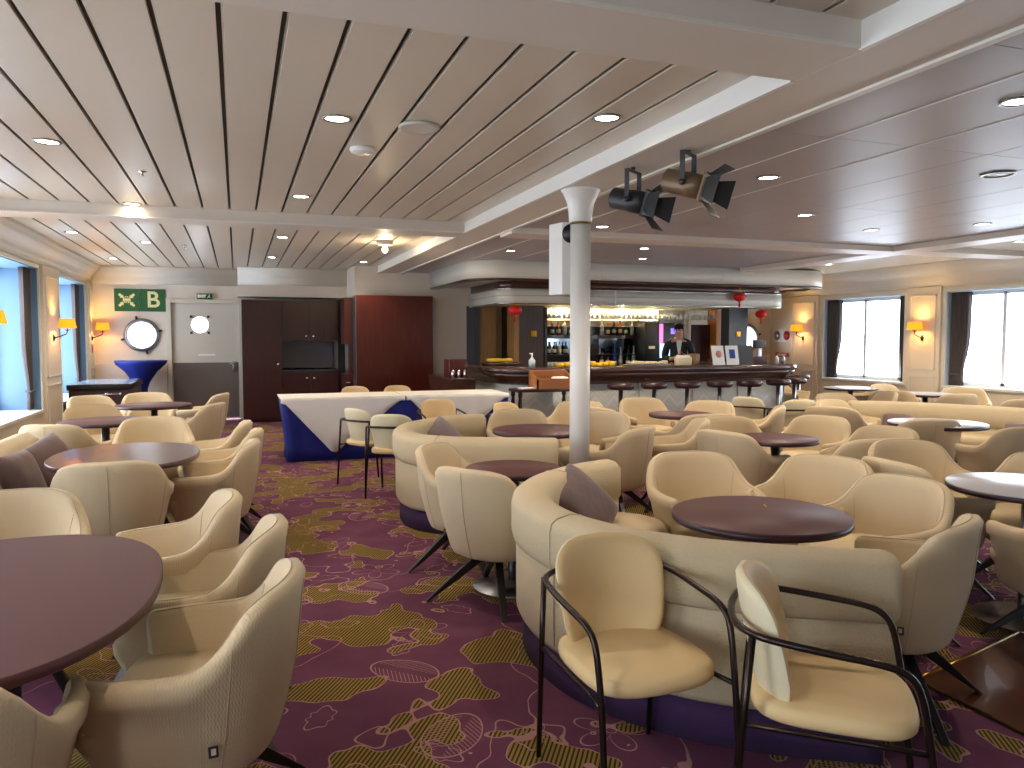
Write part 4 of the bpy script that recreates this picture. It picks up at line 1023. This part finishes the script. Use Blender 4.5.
# table with cloths
t = thing('buffet_table', 'long trestle table in a fitted royal blue cover before the cabinets', 'table', (1.93,9.62,0))
m = MB()
for x0 in (-1.46, -.12):
    x1 = x0+1.44
    l = []
    for f_, z in ((1,.74),(1,.70),(.95,.45),(.91,.15),(.92,0)):
        cx_ = (x0+x1)/2; hw = .72*f_; hy = .37*f_+.0
        n_ = 18; ring = []
        for k in range(4*n_):
            s_, q = divmod(k, n_); u = -1+2*q/n_
            amp = .012*(1 if z < .7 else 0)*math.sin(q*1.9+s_)
            p = [(u*hw,-hy-amp),(hw+amp,u*hy),(-u*hw,hy+amp),(-hw-amp,-u*hy)][s_]
            ring.append(Vector((cx_+p[0],p[1],z)))
        l.append(ring)
    m.loft(l)
m.build('cover', 'cloth_blue', t)
def cloth(cx_, x0, x1, dropx, drop, lab):
    t = thing('tablecloth', lab, 'tablecloth', (cx_,9.62,.0), 0, 'white cloths on the buffet table')
    m = MB(); m.box(x0,x1,-.39,.39,.742,.748)
    n_ = 26; a_ = []; b_ = []
    for k in range(n_+1):
        u = k/n_; x = x0+(x1-x0)*u
        d = drop*(1-abs((x-dropx)/((dropx-x0) if x < dropx else (x1-dropx)))); d = max(.05, d)
        w_ = .012*math.sin(k*1.3)
        a_.append(Vector((x,-.388,.747))); b_.append((Vector((x,-.393-w_*.3,.72)), Vector((x+w_*.2,-.395-.6*abs(w_),.745-d*.6)), Vector((x,-.38-.03*(d/drop)-w_,.745-d))))
    rows = [a_,[q[0] for q in b_],[q[1] for q in b_],[q[2] for q in b_]]
    vs = [v for r_ in rows for v in r_]; fs = []
    for i in range(3):
        for k in range(n_): a0 = i*(n_+1)+k; fs.append((a0,a0+1,a0+n_+2,a0+n_+1))
    m.add(vs, fs, True)
    o = m.build('cloth', 'cloth_white', t); md = o.modifiers.new('th','SOLIDIFY'); md.thickness = .004; md.offset = 1
    return t
cloth(1.25,-.79,.66,-.20,.66,'white cloth draped to a point over the left half of the blue table')
cloth(2.59,-.66,.66,-.05,.60,'white cloth draped to a point over the right half of the blue table')

# ------------------------------------------------------------------ curved sofas
def sofa(name, label, pts, seams=(), depth=.56, legs=True, group='cream banquette sofas', ztop=.715, m_='fabric_tall'):
    t = thing(name, label, 'sofa', (0,0,0), 0, group)
    path = cr([(x,y,0) for x,y in pts], 7)
    H = ztop
    sweep(MB(), path, [(.035,.16),(.02,.19),(.018,.48),(.03,.51),(.18,.51),(.18,.16)], .03).build('back_panel', m_, t)
    sweep(MB(), path, [(.025,.50),(.004,.515),(-.004,.55),(-.004,H-.05),(.004,H-.018),(.03,H),(.09,H+.012),(.15,H+.004),(.19,H-.03),(.195,.52),(.18,.50)], .035).build('headrest_roll', 'fabric_seat' if False else m_, t)
    sweep(MB(), path, [(.18,.17),(.18,.40),(.20,.425),(.34,.435),(depth-.04,.43),(depth,.41),(depth+.01,.37),(depth,.17)], .02).build('seat', m_, t)
    sweep(MB(), path, [(.05,0),(.05,.17),(depth-.05,.17),(depth-.05,0)], 0).build('plinth', 'plinth', t)
    n = len(path)
    for u in seams:
        s = MB(); i = int(u*(n-1)); p = path[i]; tn = (path[min(i+1,n-1)]-path[max(i-1,0)]).normalized(); nr = Vector((-tn.y,tn.x,0))
        s.tube([p+nr*o_+Vector((0,0,z)) for o_, z in ((.018,.19),(.015,.48),(-.004,.55),(-.005,H-.05),(.004,H-.016),(.03,H+.002),(.09,H+.013),(.15,H+.005))], .003, 5); s.build('seam', 'seam', t)
    return t
# the path runs so that the inward side is to its left
S1 = [(1.99,1.90),(1.70,2.16),(1.44,2.42),(1.28,2.72),(1.21,3.15),(1.27,3.60),(1.48,3.95),(1.80,4.24),(2.18,4.42)]
S1r = [(2.03,4.20),(1.78,4.08),(1.44,3.80),(1.22,3.42),(1.16,3.00),(1.24,2.64),(1.44,2.33),(1.68,2.12),(2.01,1.92)]
sofa('curved_sofa', 'near cream curved banquette on a purple plinth, opening to the right', S1r, (.2,.56))
S2r = [(2.15,7.15),(1.75,7.0),(1.38,6.65),(1.18,6.20),(1.17,5.72),(1.38,5.42),(1.75,5.22),(2.12,5.06)]
sofa('curved_sofa', 'far cream curved banquette on a purple plinth, behind the aisle tub chairs', S2r, (.3,.7))
S3 = [(6.1,4.7),(7.2,5.7)]
sofa('long_sofa', 'long straight cream sofa back across the right side, before the windows', [(7.85,5.0),(7.75,5.7),(7.5,6.3),(7.15,6.85),(6.75,7.15)], (.25,))
# window sofa left
t = thing('window_sofa', 'cream-backed brown sofa against the left windows', 'sofa', (0,0,0))
sweep(MB(), cr([(-1.42,6.75,0),(-1.45,5.5,0),(-1.48,4.3,0)], 5), [(0,.16),(0,.60),(-.03,.68),(-.10,.73),(-.18,.72),(-.22,.66),(-.22,.16)], .04).build('backrest', 'fabric_tall', t)
MB().rbox(-1.50,-1.0,4.3,6.75,.16,.42,.04).build('seat', 'leather', t); MB().box(-1.6,-1.06,4.35,6.7,0,.16).build('plinth', 'plinth', t)
MB().rbox(-1.64,-1.04,6.76,6.90,.16,.58,.04).build('armrest', 'leather', t)
def cushion(loc, rx, rz, lab, m_='cushion', s=.20, roll=0):
    t = thing('throw_cushion', lab, 'cushion', loc, 0, 'velvet throw cushions'); t.rotation_euler = (radians(rx),0,radians(rz))
    m = MB(); n = 12; top = []; bot = []
    for i in range(n+1):
        for j in range(n+1):
            u, v = -1+2*i/n, -1+2*j/n
            h = .075*((1-u**4)*(1-v**4))**.55; q = 1-.10*(1-u*u*v*v)*(abs(u)**3+abs(v)**3)*.5
            X_, Y_ = u*s*q, v*s*q; c_, s_ = cos(radians(roll)), sin(radians(roll)); top.append(Vector((X_*c_-Y_*s_, X_*s_+Y_*c_, h))); bot.append(Vector((X_*c_-Y_*s_, X_*s_+Y_*c_, -h)))
    fs = [(i*(n+1)+j, (i+1)*(n+1)+j, (i+1)*(n+1)+j+1, i*(n+1)+j+1) for i in range(n) for j in range(n)]
    m.add(top, fs, True); m.add(bot, [f_[::-1] for f_ in fs], True); m.build('cover', m_, t, weld=True, sub=1)
    return t
cushion((-1.26,6.2,.56), 62, 50, 'brown velvet cushion on the window sofa, farther of the two', roll=20)
cushion((-1.30,5.6,.55), 70, 80, 'brown velvet cushion on the window sofa, cut by the left edge')
cushion((1.74,3.74,.545), 52, 26, 'mauve-brown velvet cushion leaning in the corner of the near curved sofa', s=.21, roll=30)
cushion((1.72,6.62,.53), 60, 24, 'mauve striped cushion lying in the far curved sofa', 'cushion_mauve', roll=35)
cushion((6.75,6.45,.50), 40, -50, 'brown cushion flat on the long straight sofa', s=.17)
cushion((7.25,5.45,.49), 40, -65, 'brown cushion at the right end of the long straight sofa', s=.15)

# ------------------------------------------------------------------ column, speaker, spotlights
c = MB(); c.lathe([(.075,0),(.075,2.29)], 32, (2.41,5.25,0)); c.lathe([(.078,2.30),(.085,2.305),(.088,2.36),(.10,2.44),(.135,2.52),(.145,2.53),(.145,2.54)], 32, (2.41,5.25,0)); c = struct(c.build('column', 'white_gloss'))
MB().lathe([(.079,2.285),(.081,2.29),(.079,2.30)], 32, (2.41,5.25,0)).build('collar', 'brass', c)
t = thing('wall_speaker', 'white wedge loudspeaker hung behind the column', 'speaker', (2.42,5.62,1.92))
m = MB(); m.prism([(-.06,.12),(-.02,-.05),(.13,-.10),(.20,.10),(.02,.20)], -.13, .43); m.build('body', 'white_gloss', t, bevel=.005)
MB().lathe([(.001,0),(.075,0),(.075,.012),(.001,.012)], 24, (0,0,0), Matrix.Translation((.045,-.085,.34)) @ Matrix.Rotation(pi/2,4,'X') @ Matrix.Rotation(radians(-18),4,'Y')).build('bracket_plate', 'black', t)
MB().tube([(.045,-.08,.1),(.0,-.30,.12)], .012, 6).build('bracket', 'steel', t)
SPA, SPB = (2.41,4.45,2.325), (2.50,3.95,2.345)
def spotlight(loc, rz, tilt, m_, lab, bracket_top):
    t = thing('stage_spotlight', lab, 'spotlight', loc, 0, 'stage spotlights')
    R_ = Matrix.Rotation(radians(rz),4,'Z') @ Matrix.Rotation(radians(tilt),4,'Y')   # body axis = local +x
    AX = R_ @ Matrix.Rotation(pi/2,4,'Y')
    MB().lathe([(.001,-.15),(.055,-.15),(.068,-.14),(.068,-.02),(.072,-.015),(.072,.11),(.001,.11)], 18, (0,0,0), AX).build('housing', m_, t)
    f_ = MB(); f_.box(.11,.125,-.085,.085,-.085,.085,R_); f_.build('front_plate', m_, t, bevel=.003)
    MB().lathe([(.001,.126),(.06,.126),(.06,.135),(.001,.135)], 20, (0,0,0), AX).build('lens', 'lens', t)
    for k in range(4):
        Q = R_ @ Matrix.Rotation(pi/2*k,4,'X') @ Matrix.Translation((.13,0,.075)) @ Matrix.Rotation(radians(-28 if k % 2 else -38),4,'Y')
        MB().prism([(0,-.055),(0,.055),(.11,.085),(.11,-.085)], -.002, .002, Q).build('barn_door', 'spot_body', t)
    y = MB(); tp = Matrix.Rotation(radians(rz),4,'Z')
    zz = bracket_top
    pts = [(0,-.09,0),(0,-.09,zz),(0,.09,zz),(0,.09,0)]
    for a_, b_ in zip(pts, pts[1:]):
        a_, b_ = Vector(a_), Vector(b_)
        if abs(a_.y-b_.y) < .01: y.box(-.015,.015,a_.y-.003,a_.y+.003,min(a_.z,b_.z)-.01,max(a_.z,b_.z),tp)
        else: y.box(-.015,.015,-.093,.093,zz-.003,zz+.003,tp)
    y.build('yoke', 'spot_body', t)
    MB().tube([tp @ Vector((0,0,zz)), tp @ Vector((0,0,zz+.03))], .014, 8).build('clamp', 'spot_body', t)
    for s_ in (-1,1): MB().lathe([(.001,0),(.018,0),(.018,.012),(.001,.012)], 12, (0,0,0), tp @ Matrix.Translation((0,s_*.093,0)) @ Matrix.Rotation(-s_*pi/2,4,'X')).build('knob', 'spot_body', t)
    return t
spotlight(SPA, -54, 15, 'spot_body', 'black stage spotlight with barn doors, nearer the column', .19)
spotlight(SPB, -54, 17, 'spot_bronze', 'bronze and black stage spotlight with barn doors, on the right', .18)
LS = bpy.data.objects

# ------------------------------------------------------------------ ceiling fixtures
def light(kind, loc, energy, color, parent=None, size=.05, spot=None, rot=(0,0,0), name='lamp_light', blend=.6):
    l = bpy.data.lights.new(name, kind); l.energy = energy; l.color = color
    if kind == 'SPOT': l.spot_size = radians(spot or 110); l.spot_blend = blend; l.shadow_soft_size = size
    elif kind == 'POINT': l.shadow_soft_size = size
    o = bpy.data.objects.new(name, l); COL.objects.link(o); o.location = loc; o.rotation_euler = rot
    if parent: o.parent = parent
    return o
WARM = (1, .80, .52); NEUT = (1, .83, .66)
def downlight(x, y, z, lab, e=26, glow='lamp_glow', r=.062, col=NEUT):
    t = thing('downlight', lab, 'ceiling light', (x,y,z), 0, 'recessed ceiling downlights')
    MB().lathe([(r*1.3,-.002),(r*1.32,-.008),(r*1.05,-.010),(r,-.002),(r,0)], 24).build('trim_ring', 'steel', t)
    MB().lathe([(.001,-.003),(r,-.003),(r,-.001),(.001,-.001)], 20).build('bulb_face', glow, t)
    light('SPOT', (0,0,-.015), e, col, t, .04, 125)
    return t
DL = [(-1.068,5.454,ZC,'downlight in the left planked ceiling above the sofa, nearest the left edge'),(.539,4.36,ZC,'bright downlight in the planked ceiling, left of the round loudspeaker'),
 (1.92,3.85,ZC,'bright warm downlight in the planked ceiling beside the white strip'),(.534,6.82,ZC,'small downlight in the planked ceiling just before the cross beam'),
 (-.86,7.70,ZC,'downlight throwing a yellow pool on the cross beam at the left'),(-1.74,9.98,ZC,'downlight beyond the cross beam, nearest the left windows'),(-1.05,10.7,ZC,'downlight beyond the cross beam, second from the left windows'),
 (.53,9.63,ZC,'downlight beyond the cross beam, above the clothed table'),(.51,12.05,ZC,'downlight near the wardrobe end of the planked ceiling'),(-1.73,13.0,ZC,'downlight close to the end wall over the muster sign'),
 (1.9,12.3,ZC,'downlight near the tall mahogany cabinet'),(-1.07,2.2-.9,ZC,'downlight in the nearest planked bay at the top left corner'),
 (3.48,4.49,ZR,'bright downlight in the flat ceiling right of the stage spotlights'),(4.85,5.73,ZR,'warm downlight in the middle of the flat ceiling'),(6.17,6.30,ZR,'downlight near the corner of the flat ceiling'),
 (3.47,2.67,ZR,'amber downlight at the upper right edge'),(3.45,7.0,ZR,'downlight seen just below the left stage spotlight'),(4.77,8.5,ZR,'downlight beyond the beam above the bar, nearer'),(5.37,9.62,ZR,'dim downlight above the bar canopy'),
 (6.86,5.6,ZR,'bright downlight throwing a yellow pool by the long beam at the right'),(8.6,9.6,2.585,'downlight in the glossy outer ceiling between bar and far window'),(8.9,7.95,2.585,'downlight in the glossy outer ceiling over the pillar lamp'),
 (8.7,6.6,2.585,'downlight in the glossy outer ceiling near the right edge'),(3.3,9.3,ZR,'small downlight left of the bar canopy')]
for x, y, z, lab in DL: downlight(x, y, z, lab, 44 if (x > 3 and y > 5) else 26)
t = thing('downlight', 'larger unlit ceiling lamp with bluish glass at the right edge', 'ceiling light', (4.88,3.88,ZR)); MB().lathe([(.105,-.002),(.11,-.008),(.09,-.010),(.085,0)], 28).build('trim_ring', 'steel', t); MB().lathe([(.001,-.004),(.087,-.004),(.087,-.001),(.001,-.001)], 24).build('lens', 'lamp_blue', t)
t = thing('ceiling_speaker', 'round flat ceiling loudspeaker grille between two grooves', 'speaker', (.996,4.365,ZC)); MB().lathe([(.115,0),(.12,-.008),(.11,-.018),(.10,-.016),(.001,-.016)], 32).build('grille', 'grey_plastic', t)
t = thing('smoke_detector', 'white smoke detector beside the ceiling loudspeaker', 'detector', (.77,4.98,ZC)); MB().lathe([(.075,0),(.08,-.01),(.07,-.03),(.001,-.034)], 28).build('housing', 'white_gloss', t)
for x, y, lab in [(-.62,6.2,'tiny ceiling sprinkler left of centre before the cross beam'),(-.62,10.9,'tiny ceiling sprinkler beyond the cross beam')]:
    t = thing('sprinkler', lab, 'sprinkler', (x,y,ZC)); m = MB(); m.lathe([(.03,0),(.03,-.004),(.01,-.006),(.008,-.03),(.02,-.032),(.001,-.035)], 12); m.build('head', 'chrome', t)
t = thing('ceiling_bulb', 'surface ceiling lamp with a bare bright bulb past the cross beam', 'ceiling light', (1.75,9.6,ZC)); MB().lathe([(.10,0),(.10,-.05),(.05,-.06),(.001,-.06)], 24).build('base', 'grey_plastic', t); MB().lathe([(.001,-.15),(.03,-.13),(.035,-.10),(.02,-.06)], 16).build('bulb', 'lamp_warm', t); light('POINT', (0,0,-.2), 8, WARM, t, .04)
# brown beams of light under bar canopy
for k, (x, y, lab) in enumerate([(4.1,11.3,'canopy downlight over the left end of the bar'),(5.6,11.5,'canopy downlight over the bar right of the column'),(7.0,11.5,'canopy downlight above the bartender'),(8.2,11.4,'canopy downlight over the right end of the bar')]):
    downlight(x, y, 1.988, lab, 14, 'lamp_warm', .045, WARM)
t = thing('shelf_fill', 'unseen warm strip lamp added above the hanging glasses', 'lamp', (6.2,12.55,1.94)); MB().rbox(-1.1,1.1,-.015,.015,0,.03,.004).build('tube', 'lamp_warm', t)  # unseen lamp, added to brighten the shelves and hanging glasses
for x in (-.9,-.3,.3,.9): light('POINT', (x,-.15,-.08), 6, (1,.88,.62), t, .05)

# sconces
def sconce(x, y, s, lab):
    t = thing('wall_sconce', lab, 'wall lamp', (x,y,1.45), 0, 'wall lamps with orange shades'); t.scale = (.85,.85,.9); t.rotation_euler = (0,0,radians(0 if s > 0 else 180))
    MB().lathe([(.001,0),(.035,.0),(.035,.01),(.02,.02),(.001,.03)], 16, (0,0,0), Matrix.Rotation(pi/2,4,'Y') @ Matrix.Scale(1.5,4,(1,0,0))).build('wall_plate', 'dark_brass', t)
    a = MB(); a.tube([(.01,0,0),(.08,0,.02),(.18,0,.06),(.19,0,.10)], .009, 8); a.tube([(.19,0,.10),(.13,0,.15)], .006, 6); a.tube([(.19,0,.10),(.25,0,.15)], .006, 6); a.tube([(.19,0,.10),(.19,0,.15)], .012, 8); a.build('arm', 'dark_brass', t)
    l = []
    for sx_, sy_, z in ((.125,.075,.145),(.095,.06,.28),(.092,.058,.28),(.122,.072,.147)):
        l.append([Vector((.19+sx_*math.copysign(abs(cos(q))**.5,cos(q)), sy_*1.5*math.copysign(abs(sin(q))**.5,sin(q)), z)) for q in [2*pi*k/24 for k in range(24)]])
    MB().loft(l, cap=False).build('lamp_shade', 'shade', t)
    light('POINT', (.19,0,.22), 3.5, (1,.62,.2), t, .03)
    light('SPOT', (.08,0,.27), 3.5, (1,.66,.26), t, .02, 100, rot=(pi,radians(12),0))
    light('SPOT', (.10,0,.15), 1.6, (1,.66,.26), t, .02, 90)
    return t
PX = XL+.05
sconce(PX, 8.2, 1, 'wall lamp with orange shade, cut by the left edge of the photo'); sconce(PX, 11.46, 1, 'wall lamp with orange shade between the two far left windows'); sconce(PX, 14.28, 1, 'wall lamp with orange shade in the far left corner next to the signs')
sconce(XR-.05, 9.26, -1, 'wall lamp with orange shade on the pillar between the two right windows'); sconce(XR-.05, 11.97, -1, 'wall lamp with orange shade on the right end pillar past the bar')
sconce(PX, 2.3, 1, 'wall lamp beside the camera on the left wall'); sconce(PX, 5.36, 1, 'wall lamp above the window sofa')

# curtains
def curtain(x, y0, y1, z0, z1, s, lab, tie=.8, pinch=.55):
    t = thing('curtain', lab, 'curtain', (x,(y0+y1)/2,z0), 0, 'tied-back window curtains')
    m = MB(); rows = []; n = 40; w = (y1-y0)/2; inner = 1 if s > 0 else -1
    for i in range(14):
        v = i/13; z = (z1-z0)*v; zt = tie-z0
        pin = math.exp(-((z-zt)/.35)**2)
        if z < zt: pin = math.exp(-((z-zt)/.5)**2)*1.0
        ww = w*(1-pinch*pin); cy = inner*(w-ww)
        amp = .03*(1-.4*pin)
        rows.append([Vector((amp*math.sin(k*2*pi*7/n+v), cy+ww*(-1+2*k/n), z)) for k in range(n+1)])
    vs = [q for r_ in rows for q in r_]; fs = []
    for i in range(13):
        for k in range(n): a0 = i*(n+1)+k; fs.append((a0,a0+1,a0+n+2,a0+n+1))
    m.add(vs, fs, True); o = m.build('drape', 'curtain', t); md = o.modifiers.new('th','SOLIDIFY'); md.thickness = .006
    zt = tie-z0
    MB().tube([(.045*cos(q), inner*w*.55+w*.47*sin(q), zt) for q in [2*pi*k/20 for k in range(20)]], .012, 6, ring=True).build('tieback', 'curtain_lining', t)
    return t
def pos(i): return ['nearest','second','third','fourth','fifth','farthest'][i]
for i, (a, b_) in enumerate(LW):
    if b_ < 3: continue
    curtain(XL-.09, b_-.36, b_-.02, .58, 2.29, 1, 'grey curtain tied back at the far side of the %s window on the left' % pos(i))
    curtain(XL-.09, a+.02, a+.26, .58, 2.29, -1, 'grey curtain tied back at the near side of the %s window on the left' % pos(i))
for i, (a, b_) in enumerate(RW):
    if b_ < 4: continue
    n_ = ['','','nearer','right-hand','far'][i]
    curtain(XR+.08, b_-.34, b_-.02, .73, 2.14, 1, 'dark curtain at the left jamb of the %s window on the right side' % n_, .9, .3)
    curtain(XR+.08, a+.02, a+.16, .73, 2.14, -1, 'dark narrow curtain at the right jamb of the %s window on the right side' % n_, .9, .3)
# ship rail outside
t = thing('deck_rail', 'thin ship rail outside the right windows against the white sky', 'railing', (12.4,0,0))
m = MB(); m.tube([(0,-2,1.15),(0,16,1.15)], .025, 8); m.build('rail', 'sea_rail', t)
m = MB(); m.box(-2,2,-4,18,-.3,-.1); m.build('deck_edge', 'frame_white', t)
# small pen on table
t = thing('pen', 'small brass-coloured pen on the near round table', 'pen', (2.19,2.80,.7015), 30); MB().tube([(0,-.035,.004),(0,.035,.004)], [.003,.004], 8).build('barrel', 'gold', t)

# ------------------------------------------------------------------ light and camera
w = bpy.data.worlds.new('world'); SC.world = w; w.use_nodes = True
bg = w.node_tree.nodes['Background']; bg.inputs[0].default_value = (.82, .89, 1, 1); bg.inputs[1].default_value = 4.6
def portal(x, y, z, sx_, sy_, rot):
    l = bpy.data.lights.new('daylight_portal', 'AREA'); l.shape = 'RECTANGLE'; l.size = sx_; l.size_y = sy_; l.cycles.is_portal = True
    o = bpy.data.objects.new('daylight_portal', l); COL.objects.link(o); o.location = (x,y,z); o.rotation_euler = rot
for a, b_ in LW: portal(XL-.56, (a+b_)/2, 1.43, 1.75, b_-a, (0, -pi/2, 0))
for a, b_ in RW: portal(XR+.26, (a+b_)/2, 1.44, 1.43, b_-a, (0, pi/2, 0))
cam = bpy.data.cameras.new('camera'); co = bpy.data.objects.new('camera', cam); COL.objects.link(co); SC.camera = co
cam.sensor_width = 36; cam.lens = 770/1024*36; cam.clip_start = .05
co.location = (0,0,1.45); co.rotation_euler = (radians(90-3.4188), 0, radians(-19.6215))
SC.view_settings.view_transform = 'Standard'; SC.view_settings.look = 'None'; SC.view_settings.gamma = 1; SC.view_settings.use_curve_mapping = False
SC.view_settings.exposure = 1.25
SC.cycles.max_bounces = 7; SC.cycles.diffuse_bounces = 5; SC.cycles.glossy_bounces = 3; SC.cycles.transparent_max_bounces = 10
SC.cycles.sample_clamp_indirect = 6; SC.cycles.caustics_reflective = False; SC.cycles.caustics_refractive = False
SC.cycles.use_denoising = True
